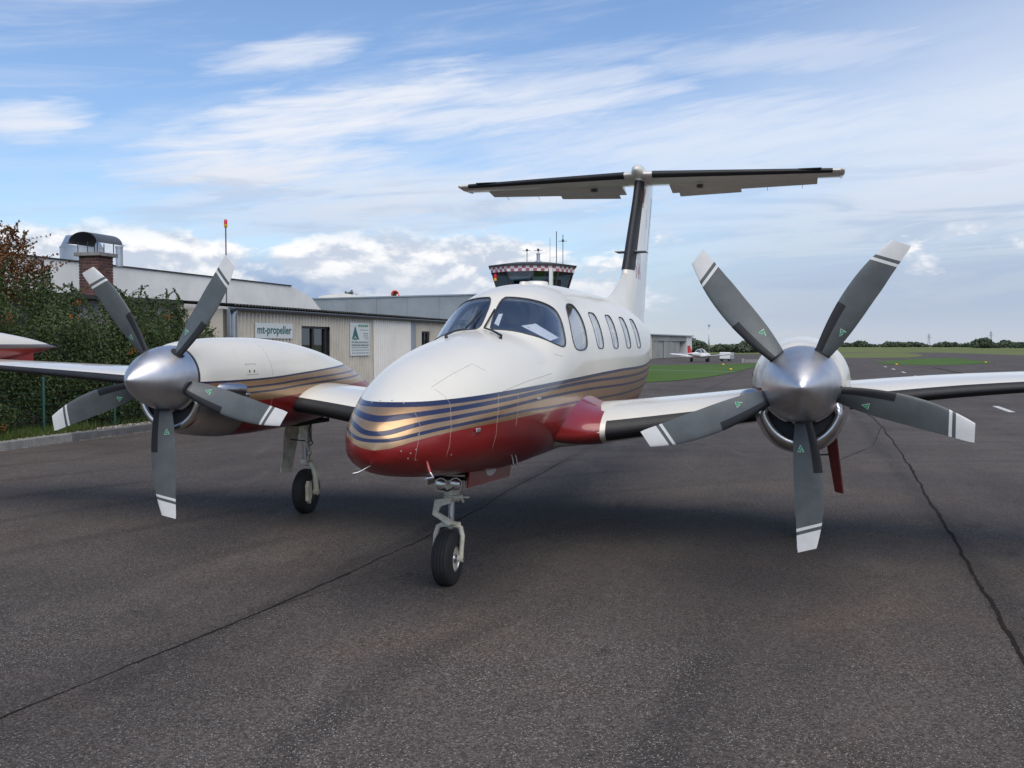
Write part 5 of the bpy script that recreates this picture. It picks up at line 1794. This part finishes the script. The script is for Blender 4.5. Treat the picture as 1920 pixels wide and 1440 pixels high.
def board(name, y0, y1, z0, z1, label, cat):
    o = MB().box((FX + 0.075, y0, z0), (FX + 0.105, y1, z1), 0.003).build(name, M['signwhite'])
    return tag(o, label, cat)


def letters(txt, y0, z0, width, height, mat, parent, bold=0.0, name='lettering'):
    me = text_mesh(txt, 1.0, 0.002, bold)
    xs = [v.co.x for v in me.vertices]; zs = [v.co.y for v in me.vertices]
    kx, kz = width / (max(xs) - min(xs)), height / (max(zs) - min(zs))
    x0, zmin = min(xs), min(zs)
    for v in me.vertices:
        v.co.x = (v.co.x - x0) * kx; v.co.y = (v.co.y - zmin) * kz
    on_wall(me, y0, z0, FX + 0.108)
    return link(name, me, M[mat], parent)


s1_ = board('sign_board', 18.86, 21.11, 2.09, 2.54, 'wide white sign reading mt-propeller on the corrugated wall', 'sign')
letters('mt-propeller', 18.96, 2.15, 2.06, 0.325, 'signgreen', s1_, 0.02)
s2_ = board('sign_board', 25.36, 27.02, 1.51, 2.68, 'upright white sign with green emblem between window and sliding door', 'sign')
sc = lambda cx, cy: (25.36 + (cx - 920) / 175 * 1.66, 2.68 - (cy - 220) / 292 * 1.17)


def decal(parent, polys, mat, name):
    mb = MB()
    for P in polys:
        mb.bm.faces.new([mb.bm.verts.new((FX + 0.1085, *sc(*p))) for p in P])
    o = mb.build(name, M[mat], parent)
    return o


decal(s2_, [[(962, 245), (950, 290), (942, 330), (932, 370), (945, 366), (962, 335), (980, 366), (998, 370), (986, 330), (974, 290)]], 'signgreen', 'emblem')
decal(s2_, [[(962, 345), (944, 372), (980, 372)]], 'green', 'emblem')
a, b = sc(990, 262); letters('mt-propeller', a, b, 0.88, 0.14, 'green', s2_, 0.015)
a, b = sc(930, 400); letters('PROPELLER-SERVICE', a, b, 1.46, 0.062, 'signgrey', s2_, 0.01)
a, b = sc(930, 426); letters('ENTWICKLUNG HERSTELLUNG', a, b, 1.46, 0.062, 'signgrey', s2_, 0.02)
for cy, c0, c1, m_ in ((282, 1010, 1082, 'green'), (312, 1034, 1084, 'signgrey'), (328, 1040, 1084, 'signgrey'), (344, 1036, 1084, 'signgrey'), (360, 1050, 1084, 'signgrey'),
                      (440, 930, 1088, 'signgrey'), (462, 930, 1088, 'signgrey'), (488, 932, 1088, 'signgrey')):
    polys = []
    x = c0
    while x < c1 - 4:
        L = random.uniform(4, 11)
        e = min(x + L, c1)
        polys.append([(x, cy - 3.2), (e, cy - 3.2), (e, cy + 3.2), (x, cy + 3.2)])
        x += L + random.uniform(2, 5)
    decal(s2_, polys, m_, 'small_print')['kind'] = 'stuff'

# ---- brick chimney standing on the workshop roof
CX, CY, CW = -14.5, 14.59, 0.58
chim = empty('brick_chimney', (CX - CW / 2, CY + CW / 2, 2.9), 'red brick chimney with concrete slab and curved sheet cowl behind the hedge', 'chimney')
MB().box((CX - CW + 0.012, CY + 0.012, 2.6), (CX - 0.012, CY + CW - 0.012, 4.16)).build('mortar_core', M['mortar'], chim)
BL, BH, BJ, BD = 0.185, 0.062, 0.012, 0.10
bricks = []
for k in range(3):
    bm_ = MB().box((0, 0, 0), (BL, BD, BH), 0.004)
    me = bpy.data.meshes.new('brick'); bmesh.ops.recalc_face_normals(bm_.bm, faces=bm_.bm.faces); bm_.bm.to_mesh(me); bm_.bm.free()
    me.materials.append(BRICKS[k]); bricks.append(me)
half_me = []
z = 2.62
course = 0
while z < 4.10:
    for side in range(4):
        n_b = 3
        for k in range(n_b):
            o = bpy.data.objects.new('brick', random.choice(bricks))
            col.objects.link(o)
            o.parent = chim
            o.matrix_parent_inverse = Matrix.Translation((CX - CW / 2, CY + CW / 2, 2.9)).inverted()
            s_off = (0.0 if course % 2 == 0 else 0.11) if side % 2 == 0 else (0.11 if course % 2 == 0 else 0.0)
            t0 = -CW / 2 + s_off * 0 + k * (BL + BJ) + (0.004 if course % 2 else 0.0)
            if course % 2 and k == 0:
                pass
            sc_ = 1.0
            if course % 2:          # half-brick shift: first and last bricks shortened
                t0 = -CW / 2 + 0.0985 + k * (BL + BJ) if k < 2 else -CW / 2
                sc_ = 1.0 if k < 2 else 0.49
            d_in = CW / 2 + random.uniform(-0.002, 0.003) + (0.001 * side)
            ang = side * math.pi / 2
            mtx = Matrix.Translation((CX - CW / 2, CY + CW / 2, z)) @ Matrix.Rotation(ang, 4, 'Z') @ Matrix.Translation((t0, -d_in, 0)) @ Matrix.Diagonal((sc_, 0.16, 1, 1))
            o.matrix_basis = mtx
        if course % 2:
            o = bpy.data.objects.new('brick', random.choice(bricks)); col.objects.link(o); o.parent = chim
            o.matrix_parent_inverse = Matrix.Translation((CX - CW / 2, CY + CW / 2, 2.9)).inverted()
            o.matrix_basis = Matrix.Translation((CX - CW / 2, CY + CW / 2, z)) @ Matrix.Rotation(side * math.pi / 2, 4, 'Z') @ Matrix.Translation((-CW / 2 + 0.0985 + 2 * (BL + BJ), -CW / 2 - 0.001 * side, 0)) @ Matrix.Diagonal((0.49, 0.16, 1, 1))
    z += BH + BJ
    course += 1
MB().box((CX - CW - 0.09, CY - 0.09, 4.165), (CX + 0.09, CY + CW + 0.09, 4.255), 0.008).build('cap_slab', M['concrete'], chim)
for xx in (CX - CW, CX - CW / 2, CX):
    for yy in (CY - 0.03, CY + CW + 0.03):
        MB().tube([(xx, yy, 4.25), (xx, yy, 4.53)], 0.012, 6).build('cowl_leg', M['darkmetal'], chim)
rows = []
for yy in (CY - 0.22, CY + CW / 2, CY + CW + 0.22):
    up_ = [(CX - CW / 2 + 0.42 * math.cos(a), yy, 4.50 + 0.26 * math.sin(a)) for a in np.linspace(math.pi, 0, 20)]
    up_ = [(CX - CW / 2 - 0.49, yy, 4.49)] + up_ + [(CX - CW / 2 + 0.49, yy, 4.49)]
    dn = [(x, y, z - 0.012) for x, y, z in up_[::-1]]
    rows.append(up_ + dn)
MB().grid(rows).build('cowl', M['gutter'], chim, True, 40)

# ---- white building behind, with its vent drum, flue and the beacon
WX = -19.0
wb = empty('white_hall', (WX, 20, 0), 'long white hall with flat dark-edged parapet behind the hedge and chimney', 'building')
MB().prism([(2, 0), (2, 4.46), (33.3, 4.49), (35.2, 4.10), (36.5, 3.4), (36.5, 0)], 0, WX - 14, WX).build('wall', M['whitewall'], wb)
tr = MB().prism([(2, 4.464), (33.3, 4.494), (33.3, 4.535), (2, 4.505)], 0, WX - 14.03, WX + 0.05).build('roof_trim', M['roofdark'], wb)
for yy in (9, 15, 21, 27):
    MB().box((WX, yy - 0.012, 0), (WX + 0.006, yy + 0.012, 4.44)).build('wall_joint', M['greywall'], wb)
dc = pl(150, 487, 0, -20.2)
drum = MB().lathe([(0, 0.66), (0.02, 0.68), (0.62, 0.68), (0.64, 0.66), (0.98, 0.50), (1.0, 0.50)], (dc[0], dc[1] + 0.1, 4.48), (0, 0, 1), 40)
dro = tag(drum.build('vent_drum', M['galv'], None, True, 30), 'large galvanised vent drum with tapered top on the white hall roof', 'vent')
MB().lathe([(0, 0.69), (0.05, 0.69)], (dc[0], dc[1] + 0.1, 5.08), (0, 0, 1), 40).build('drum_band', M['galv'], dro, True, 30)
fc_ = pl(224, 497, 0, -18.2)
fl = MB().tube([(fc_[0], fc_[1], 4.4), (fc_[0], fc_[1], 5.0)], 0.11, 20).build('flue_pipe', M['galv'], None, True, 40)
tag(fl, 'slim galvanised flue pipe standing right behind the brick chimney', 'pipe')
MB().tube([(fc_[0], fc_[1], 4.98), (fc_[0], fc_[1], 5.04)], 0.125, 20).build('flue_collar', M['galv'], fl, True, 40)
bt = pl(423, 407, 0, -15.5); bb_ = pl(423, 426, 0, -15.5)
bc = empty('obstruction_beacon', (-15.5, bt[1], 3.2), 'red and amber beacon lamp on a thin pole above the workshop roof', 'beacon')
MB().tube([(-15.5, bt[1], 3.15), (-15.5, bt[1], bb_[2])], 0.022, 10).build('pole', M['gutter'], bc, True, 40)
MB().lathe([(0, 0.035), (0.03, 0.055), (0.12, 0.055)], (-15.5, bt[1], bb_[2] - 0.02), (0, 0, 1), 16).build('amber_lens', M['amber'], bc, True, 40)
MB().lathe([(0.121, 0.055), (0.24, 0.055), (0.28, 0.03), (0.285, 0.002)], (-15.5, bt[1], bb_[2] - 0.02), (0, 0, 1), 16).build('red_lens', M['redlens'], bc, True, 40)

# ---- grey hall further back
ga, gb_ = at_depth(545, 562, 70), at_depth(1020, 549.5, 61)
gx = np.array([gb_[0] - ga[0], gb_[1] - ga[1]]); gl_ = np.linalg.norm(gx); gx = gx / gl_
gn = np.array([-gx[1], gx[0]])                       # away from camera
gh = empty('grey_hall', (ga[0], ga[1], 0), 'grey flat-roofed hall clad in large panels behind the workshop roof', 'building')


def gbox(name, s0, s1, d0, d1, z0, z1, mat, parent):
    V = []
    for z in (z0, z1):
        for s, d in ((s0, d0), (s1, d0), (s1, d1), (s0, d1)):
            V.append((ga[0] + gx[0] * s + gn[0] * d, ga[1] + gx[1] * s + gn[1] * d, z))
    return pyd(name, V, [(0, 1, 5, 4), (1, 2, 6, 5), (2, 3, 7, 6), (3, 0, 4, 7), (4, 5, 6, 7), (3, 2, 1, 0)], M[mat], parent)


gz = ga[2]
gbox('core_wall', 0, gl_, 0.05, 14, 0, gz - 0.02, 'roofdark', gh)
k = 0
s = 0.0
while s < gl_ - 0.5:
    e = min(s + 2.4, gl_)
    gbox('cladding_panel', s + 0.008, e - 0.008, -0.01 + 0.004 * (k % 2), 0.05, 0, gz - 0.03, 'greywall', gh)
    s = e; k += 1
gbox('roof_edge', -0.1, gl_ + 0.1, -0.06, 14.1, gz - 0.025, gz + 0.06, 'galv', gh)
# low pale roof and a tree top showing over it
rf = at_depth(640, 559, 95)
lo = MB().prism([(-3.2, 4.0), (3.2, 4.0), (2.6, rf[2] + 0.05), (0.6, rf[2] + 0.3), (-1.4, rf[2] + 0.05)], 1, -3, 3).build('shed_roof', M['whitewall'])
lo.location = (rf[0], rf[1], 0); lo.rotation_euler.z = PSI
tag(lo, 'pale low roof peeping over the grey hall', 'roof')
tt_ = at_depth(656, 549, 130)
tr_ = empty('tree', (tt_[0], tt_[1], 0), 'small dark tree top showing above the pale roof', 'tree')
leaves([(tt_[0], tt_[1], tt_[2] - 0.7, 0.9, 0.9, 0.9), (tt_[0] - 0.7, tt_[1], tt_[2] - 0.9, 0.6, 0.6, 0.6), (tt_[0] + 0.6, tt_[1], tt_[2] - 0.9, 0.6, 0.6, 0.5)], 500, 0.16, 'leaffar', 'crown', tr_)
MB().tube([(tt_[0], tt_[1], 0), (tt_[0], tt_[1], tt_[2] - 0.5)], [0.25, 0.1], 8).build('trunk', M['bark'], tr_, True)
# windsock seen almost end-on
wk = at_depth(741, 552, 74)
wsn = empty('windsock', (wk[0], wk[1], 0), 'round orange and white windsock blowing towards the viewer above the grey hall', 'windsock')
toc = (CAMP - wk); toc[2] = 0; toc /= np.linalg.norm(toc)
ax_ = toc * math.cos(0.12) + np.cross(toc, ZU) * math.sin(0.12)
ax_ = -ax_
for i, (t0, t1, r0, r1, m_) in enumerate(((0, 0.3, 0.27, 0.25, 'orange'), (0.3, 0.7, 0.25, 0.22, 'bladewhite'), (0.7, 1.1, 0.22, 0.19, 'orange'), (1.1, 1.5, 0.19, 0.15, 'bladewhite'), (1.5, 1.9, 0.15, 0.12, 'orange'))):
    rows_ = MB().lathe([(t0, r0), (t1, r1)], wk, ax_, 24, cap=False).build('sleeve_band', M[m_], wsn, True)
MB().loop_tube([wk + 0.27 * (np.cross(ax_, ZU) * math.cos(a) + ZU * math.sin(a)) for a in np.linspace(0, 2 * math.pi, 20, endpoint=False)], 0.03, 6).build('hoop', M['orange'], wsn, True)
MB().tube([(wk[0], wk[1], 0), (wk[0], wk[1], wk[2] - 0.27)], 0.04, 8).build('pole', M['galv'], wsn, True)

# ------------------------------------------------------------------ control tower
TD = 85.0
tcn = at_depth(998, 520, TD)
tw = empty('control_tower', (tcn[0], tcn[1], 0), 'airfield control tower cab with red and white chequered band and roof antennas', 'tower')
zpx = lambda v: 1.9 + (V0 - v) / FPX * TD


def octa_ring(r, z, n=10, ph=0.0):
    return [(tcn[0] + r * math.cos(a), tcn[1] + r * math.sin(a), z) for a in [PSI + math.pi / n + ph + 2 * math.pi * k / n for k in range(n)]]


RB, RTOP = 3.05, 3.62
MB().grid([octa_ring(2.0, 0), octa_ring(2.0, zpx(560)), octa_ring(2.9, zpx(552))]).build('shaft', M['whitewall'], tw)
MB().grid([octa_ring(2.9, zpx(556)), octa_ring(RB, zpx(550)), octa_ring(RB, zpx(546))]).build('cab_floor', M['towerdark'], tw)
# sloped glazing: one pane per side, with mullions
lo_, hi_ = octa_ring(RB, zpx(546)), octa_ring(RTOP - 0.1, zpx(513))
for k in range(10):
    a, b, c, d_ = [np.array(q) for q in (lo_[k], lo_[(k + 1) % 10], hi_[(k + 1) % 10], hi_[k])]
    nrm = np.cross(b - a, d_ - a); nrm /= np.linalg.norm(nrm)
    pyd('pane', [a, b, c, d_, a - nrm * 0.02, b - nrm * 0.02, c - nrm * 0.02, d_ - nrm * 0.02], [(0, 1, 2, 3), (7, 6, 5, 4), (0, 4, 5, 1), (1, 5, 6, 2), (2, 6, 7, 3), (3, 7, 4, 0)], M['winglass'], tw)
    MB().tube([a, d_], 0.06, 6).build('mullion', M['towerdark'], tw)
MB().grid([octa_ring(1.5, zpx(548)), octa_ring(1.5, zpx(530))]).build('console', M['towerdark'], tw)
for xo in (-1.0, 1.3):
    MB().grid([[(tcn[0] + xo + 0.9 * math.cos(a), tcn[1] + 1.0 + 0.3 * math.sin(a), z) for a in np.linspace(0, 2 * math.pi, 4, endpoint=False)] for z in (zpx(546), zpx(524))]).build('blind', M['lining'], tw)
pil = at_depth(1033, 530, TD - 3.45)
MB().box((pil[0] - 0.13, pil[1] - 0.15, zpx(556)), (pil[0] + 0.13, pil[1] + 0.15, zpx(509))).build('pillar', M['towerwhite'], tw)
# chequered band: two rows of squares
band = MB()
cells = 7
for row in range(2):
    z0, z1 = zpx(514 - row * 5.0), zpx(509 - row * 5.0)
    r0, r1 = RTOP - 0.02 + 0.02 * row, RTOP + 0.02 * row
    A, B = octa_ring(r0, z0), octa_ring(r1, z1)
    for k in range(10):
        for j in range(cells):
            def lerp(P, t):
                p, q = np.array(P[k]), np.array(P[(k + 1) % 10])
                return tuple(p + (q - p) * t)
            f = band.bm.faces.new([band.bm.verts.new(x) for x in (lerp(A, j / cells), lerp(A, (j + 1) / cells), lerp(B, (j + 1) / cells), lerp(B, j / cells))])
            f.material_index = (j + row + k * cells) % 2
bo_ = band.build('chequered_band', [M['towerwhite'], M['towerred']], tw)
MB().grid([octa_ring(RTOP + 0.16, zpx(504.2)), octa_ring(RTOP + 0.2, zpx(501)), octa_ring(2.2, zpx(495.5)), octa_ring(1.2, zpx(494))]).build('roof', M['towerdark'], tw)
zr = zpx(495)
for k, (u, v0_, v1_, r_) in enumerate(((988, 497, 471, 0.03), (1009, 495, 469, 0.03), (1043, 500, 435, 0.035), (1055, 500, 441, 0.03), (1031, 498, 448, 0.015))):
    p0 = at_depth(u, v0_, TD)
    ant = MB().tube([(p0[0], p0[1], zr - 0.35), (p0[0], p0[1], zpx(v1_))], r_, 6).build('antenna_mast', M['darkmetal'], tw)
    if k < 2 or k == 3:
        zz = zpx(v1_) + (0.0 if k == 0 else -0.06 if k == 1 else -0.55)
        MB().tube([(p0[0] - 0.35, p0[1], zz), (p0[0] + 0.35, p0[1], zz)], 0.02, 5).build('cross_arm', M['darkmetal'], ant)
        MB().box((p0[0] - 0.08, p0[1] - 0.08, zz - 0.05), (p0[0] + 0.08, p0[1] + 0.08, zz + 0.14)).build('sensor', M['darkmetal'], ant)
p0 = at_depth(1009, 490, TD)
MB().grid([[(p0[0] + r_ * math.cos(a), p0[1] + r_ * math.sin(a), z) for a in np.linspace(0, 2 * math.pi, 12, endpoint=False)] for z, r_ in ((zr - 0.1, 0.28), (zr + 0.22, 0.26), (zr + 0.25, 0.15), (zr + 0.75, 0.15), (zr + 0.78, 0.19), (zr + 0.84, 0.19))]).build('roof_turret', M['galv'], tw, True, 40)
sg_ = at_depth(929, 521, TD - 2.9)
MB().box((sg_[0] - 0.09, sg_[1] - 0.05, sg_[2] - 0.05), (sg_[0] + 0.09, sg_[1] + 0.05, sg_[2] + 0.28)).build('signal_lamp', M['redlens'], tw)
MB().box((sg_[0] - 0.09, sg_[1] - 0.05, sg_[2] - 0.25), (sg_[0] + 0.09, sg_[1] + 0.05, sg_[2] - 0.055)).build('signal_lamp', M['amber'], tw)

# ------------------------------------------------------------------ far hangar and what stands by it
A, B = pl(1213, 673.2, 2, 0), pl(1297, 668.8, 2, 0)
hx = np.array([B[0] - A[0], B[1] - A[1]]); HL = np.linalg.norm(hx); hx /= HL
hn = np.array([-hx[1], hx[0]])
HH = 3.22
hg = empty('far_hangar', (A[0], A[1], 0), 'small flat hangar with grey sliding doors and cream end wall across the grass', 'building')


def hbox(name, s0, s1, d0, d1, z0, z1, mat):
    V = []
    for z in (z0, z1):
        for s, d in ((s0, d0), (s1, d0), (s1, d1), (s0, d1)):
            V.append((A[0] + hx[0] * s + hn[0] * d, A[1] + hx[1] * s + hn[1] * d, z))
    return pyd(name, V, [(0, 1, 5, 4), (1, 2, 6, 5), (2, 3, 7, 6), (3, 0, 4, 7), (4, 5, 6, 7), (3, 2, 1, 0)], M[mat], hg)


fr_ = lambda u: HL * ((u - 1213) / 84.0) ** 1.05
hbox('wall', 0, fr_(1224), 0, 9, 0, HH, 'hangarcream')
hbox('wall', fr_(1224), fr_(1286), 0.02, 9, 2.45, HH - 0.02, 'hangar')
hbox('wall', fr_(1286), HL, 0.0, 9, 0, HH, 'towerwhite')
hbox('rear_wall', fr_(1224) + 0.01, fr_(1286) - 0.01, 3, 9, 0, 2.44, 'dark')
for a_, b_, d_ in ((1225, 1234.5, 0.10), (1234.5, 1244, 0.22), (1244, 1259.5, 0.10), (1259.5, 1275, 0.22)):
    hbox('sliding_door', fr_(a_) + 0.02, fr_(b_) - 0.02, d_, d_ + 0.08, 0.02, 2.44, 'hangar')
hbox('roof', -0.25, HL + 0.15, -0.3, 9.3, HH + 0.004, HH + 0.16, 'galv')
for u in (1213.8, 1222.5):
    s = fr_(u)
    hbox('downpipe', s, s + 0.07, -0.06, -0.005, 0, HH - 0.02, 'gutter')
mast = pl(1329, 671, 2, 0)
mp = MB().tube([(mast[0], mast[1], 0), (mast[0], mast[1], 1.9 + (V0 - 611) / FPX * 148)], [0.13, 0.07], 10).build('flood_mast', M['galv'], None, True)
tag(mp, 'tall pale grey mast standing behind the parked light airplane', 'mast')
MB().box((mast[0] - 0.2, mast[1] - 0.15, 1.9 + (V0 - 611) / FPX * 148), (mast[0] + 0.2, mast[1] + 0.15, 1.9 + (V0 - 609) / FPX * 148)).build('lamp_head', M['galv'], mp)

# parked light airplane, tail towards us on the left
lp0 = pl(1312, 678.5, 2, 0)
lpl = empty('light_airplane', (lp0[0], lp0[1], 0), 'small white low-wing airplane with red tail fin parked beyond the grass', 'airplane')
hd = RT * 0.62 + FH * 0.78
ls = np.cross(ZU, hd); sc_ = 0.86


def L3(a, s, z):
    p = lp0 + hd * (a * sc_) + ls * (s * sc_); p[2] = z * sc_
    return p


rows = []
for a, wd, zb, zt in ((-3.2, 0.10, 0.95, 1.15), (-2.2, 0.22, 0.80, 1.20), (-1.0, 0.42, 0.65, 1.28), (0.0, 0.55, 0.55, 1.30), (1.2, 0.52, 0.55, 1.25), (2.1, 0.42, 0.60, 1.15), (2.6, 0.22, 0.70, 1.02), (2.75, 0.05, 0.80, 0.92)):
    rows.append([L3(a, wd * math.cos(t), (zb + zt) / 2 + (zt - zb) / 2 * math.sin(t)) for t in np.linspace(0, 2 * math.pi, 16, endpoint=False)])
MB().grid(rows).build('fuselage', M['bladewhite'], lpl, True, 60)
rows = []
for a, wd, h in ((-0.9, 0.30, 1.28), (-0.4, 0.44, 1.58), (0.4, 0.46, 1.68), (0.9, 0.42, 1.52), (1.4, 0.34, 1.24)):
    rows.append([L3(a, wd * math.cos(t), 1.15 + (h - 1.15) * math.sin(t)) for t in np.linspace(0, math.pi, 10)])
MB().grid(rows, closed=False).build('canopy', M['winglass'], lpl, True)
for a in (-0.4, 0.4, 0.95):
    h, wd = {-0.4: (1.59, 0.45), 0.4: (1.69, 0.47), 0.95: (1.51, 0.42)}[a]
    MB().tube([L3(a, wd * math.cos(t), 1.15 + (h - 1.15) * math.sin(t)) for t in np.linspace(0, math.pi, 10)], 0.035, 5).build('canopy_frame', M['bladewhite'], lpl)
for sd in (-1, 1):
    rows = [[L3(q, sd * s, z + dz_) for q, dz_ in ((le, 0), (le - 0.3, 0.09), (le - ch_, 0), (le - 0.3, -0.06))] for s, le, ch_, z in ((0.3, 0.9, 1.5, 0.68), (4.3, 0.8, 1.2, 1.0))]
    MB().grid(rows).build('wing', M['bladewhite'], lpl)
    rows = [[L3(q, sd * s, 1.08 + dz_) for q, dz_ in ((-2.5, 0), (-2.65, 0.04), (-3.3, 0), (-2.65, -0.04))] for s in (0.05, 1.5)]
    MB().grid(rows).build('tailplane', M['bladewhite'], lpl)
    MB().lathe([(-0.08, 0.22), (0.08, 0.22)], L3(0.0, sd * 1.2, 0.255), ls, 14).build('main_wheel', M['tyre'], lpl)
    MB().tube([L3(0.0, sd * 1.2, 0.25), L3(0.05, sd * 1.1, 0.75)], 0.05, 6).build('gear_leg', M['bladewhite'], lpl)
MB().lathe([(-0.07, 0.18), (0.07, 0.18)], L3(1.9, 0, 0.21), ls, 14).build('nose_wheel', M['tyre'], lpl)
MB().tube([L3(1.9, 0, 0.2), L3(1.85, 0, 0.75)], 0.05, 6).build('gear_leg', M['bladewhite'], lpl)
V = [L3(a, s, z) for s in (-0.05, 0.05) for a, z in ((-2.1, 1.15), (-2.75, 2.1), (-3.25, 2.1), (-3.15, 1.0))]
pyd('tail_fin', V, [(0, 1, 2, 3), (7, 6, 5, 4), (0, 4, 5, 1), (1, 5, 6, 2), (2, 6, 7, 3), (3, 7, 4, 0)], M['rededge'], lpl)
pr0 = L3(2.78, 0, 0.86)
MB().tube([pr0 - ls * 0.75, pr0 - ls * 0.3, pr0 + ls * 0.3, pr0 + ls * 0.75], [0.03, 0.06, 0.06, 0.03], 6).build('propeller', M['black'], lpl)

bx = pl(1362, 677.5, 2, 0)
cab_ = empty('white_tank_trailer', (bx[0], bx[1], 0), 'white boxy tank trailer parked to the right of the light airplane', 'trailer')
MB().box((bx[0] - 0.75, bx[1] - 0.5, 0.28), (bx[0] + 0.45, bx[1] + 0.5, 1.05), 0.06).build('tank', M['towerwhite'], cab_)
MB().box((bx[0] + 0.5, bx[1] - 0.3, 0.15), (bx[0] + 0.85, bx[1] + 0.3, 1.0), 0.03).build('pump_box', M['galv'], cab_)
MB().box((bx[0] - 0.85, bx[1] - 0.45, 0.16), (bx[0] + 0.9, bx[1] + 0.45, 0.275)).build('chassis', M['gutter'], cab_)
for q in (-0.5, 0.3):
    MB().lathe([(-0.5, 0.15), (0.5, 0.15)], (bx[0] + q, bx[1], 0.153), (0, 1, 0), 14).build('wheel', M['tyre'], cab_)
cw = pl(1414, 681, 2, 0)
wl = MB().box((cw[0] - 1.0, cw[1] - 0.2, -0.01), (cw[0] + 1.1, cw[1] + 0.2, 0.36), 0.04).build('concrete_barrier', M['concrete'])
tag(wl, 'low pale concrete barrier behind the grass edge beside the propeller', 'barrier')
MB().box((cw[0] - 1.25, cw[1] - 0.25, 0.0), (cw[0] - 1.01, cw[1] + 0.25, 0.46), 0.03).build('end_block', M['greywall'], wl)
for u, v, lab in ((1370, 693.5, 'yellow taxiway edge marker on the near grass corner'), (1356, 684.5, 'small yellow marker at the far edge of the grass strip'),
                  (1681, 684.3, 'yellow marker at the left corner of the grass island'), (1848, 680.2, 'yellow marker at the right corner of the grass island')):
    p = pl(u, v, 2, 0)
    big_ = 0.5 if v > 690 else 0.5
    mk = MB().lathe([(0, 0.24 * big_), (0.05, 0.24 * big_), (0.10, 0.13 * big_), (0.26 * big_, 0.09 * big_), (0.30 * big_, 0.02)], (p[0], p[1], 0.02), (0, 0, 1), 16).build('taxiway_marker', M['yellow'], None, True, 40)
    tag(mk, lab, 'marker', 'taxiway edge markers')
    MB().lathe([(0, 0.05), (0.12, 0.05), (0.15, 0.01)], (p[0], p[1], 0.02 + 0.29 * big_), (0, 0, 1), 10).build('lamp', M['gutter'], mk, True)


# ---- far vegetation
def wood(name, a0, a1, dep, hmin, hmax, n, per, leaf, label, wid=30.0, dark=1):
    """a mass of trees along a bearing range at a distance"""
    bl = []
    for k in range(n):
        a = a0 + (a1 - a0) * (k + random.uniform(-0.6, 0.6)) / n
        dd = dep * random.uniform(0.95, 1.08)
        h = random.uniform(hmin, hmax) * (0.8 + 0.35 * math.sin(k * 0.37) * math.sin(k * 0.11 + 1))
        p = CAMP + dd * (FH * math.cos(a) + RT * math.sin(a))
        r_ = h * random.uniform(0.45, 0.8)
        bl.append((p[0], p[1], h * 0.55, r_, r_, h * 0.5))
        if random.random() < 0.6:
            bl.append((p[0] + random.uniform(-r_, r_), p[1], h * 0.35, r_ * 0.9, r_ * 0.9, h * 0.36))
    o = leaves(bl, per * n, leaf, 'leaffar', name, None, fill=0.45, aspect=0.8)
    return tag(o, label, 'woods', kind='stuff')


az_of = lambda u: math.atan((u - 960) / FPX)
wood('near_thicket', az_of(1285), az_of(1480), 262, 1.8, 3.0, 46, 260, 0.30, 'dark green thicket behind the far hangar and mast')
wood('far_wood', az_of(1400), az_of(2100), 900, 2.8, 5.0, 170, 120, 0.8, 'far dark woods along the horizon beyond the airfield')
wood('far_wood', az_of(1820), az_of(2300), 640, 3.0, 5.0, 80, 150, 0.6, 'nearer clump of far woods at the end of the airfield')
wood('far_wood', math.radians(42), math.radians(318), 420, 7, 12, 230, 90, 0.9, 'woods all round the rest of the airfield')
for u, top in ((1741, 624), (1857, 619)):
    dd = 1500
    p = at_depth(u, 646, dd); zt = 1.9 + (V0 - top - 10) / FPX * dd + 6
    py = empty('power_pylon', (p[0], p[1], 0), 'faint lattice power pylon above the far woods, %s' % ('the shorter one' if top > 620 else 'the taller one beside the tree clump'), 'pylon', 'power pylons on the horizon')
    for sx_ in (-1, 1):
        for sy_ in (-1, 1):
            MB().tube([(p[0] + sx_ * 1.6, p[1] + sy_ * 1.6, 0), (p[0] + sx_ * 0.3, p[1] + sy_ * 0.3, zt)], 0.16, 4).build('leg', M['gutter'], py)
    for q, wd in ((0.7, 4.0), (0.83, 3.2), (0.94, 2.2)):
        MB().tube([(p[0] - wd * RT[0], p[1] - wd * RT[1], zt * q), (p[0] + wd * RT[0], p[1] + wd * RT[1], zt * q)], 0.18, 4).build('cross_arm', M['gutter'], py)
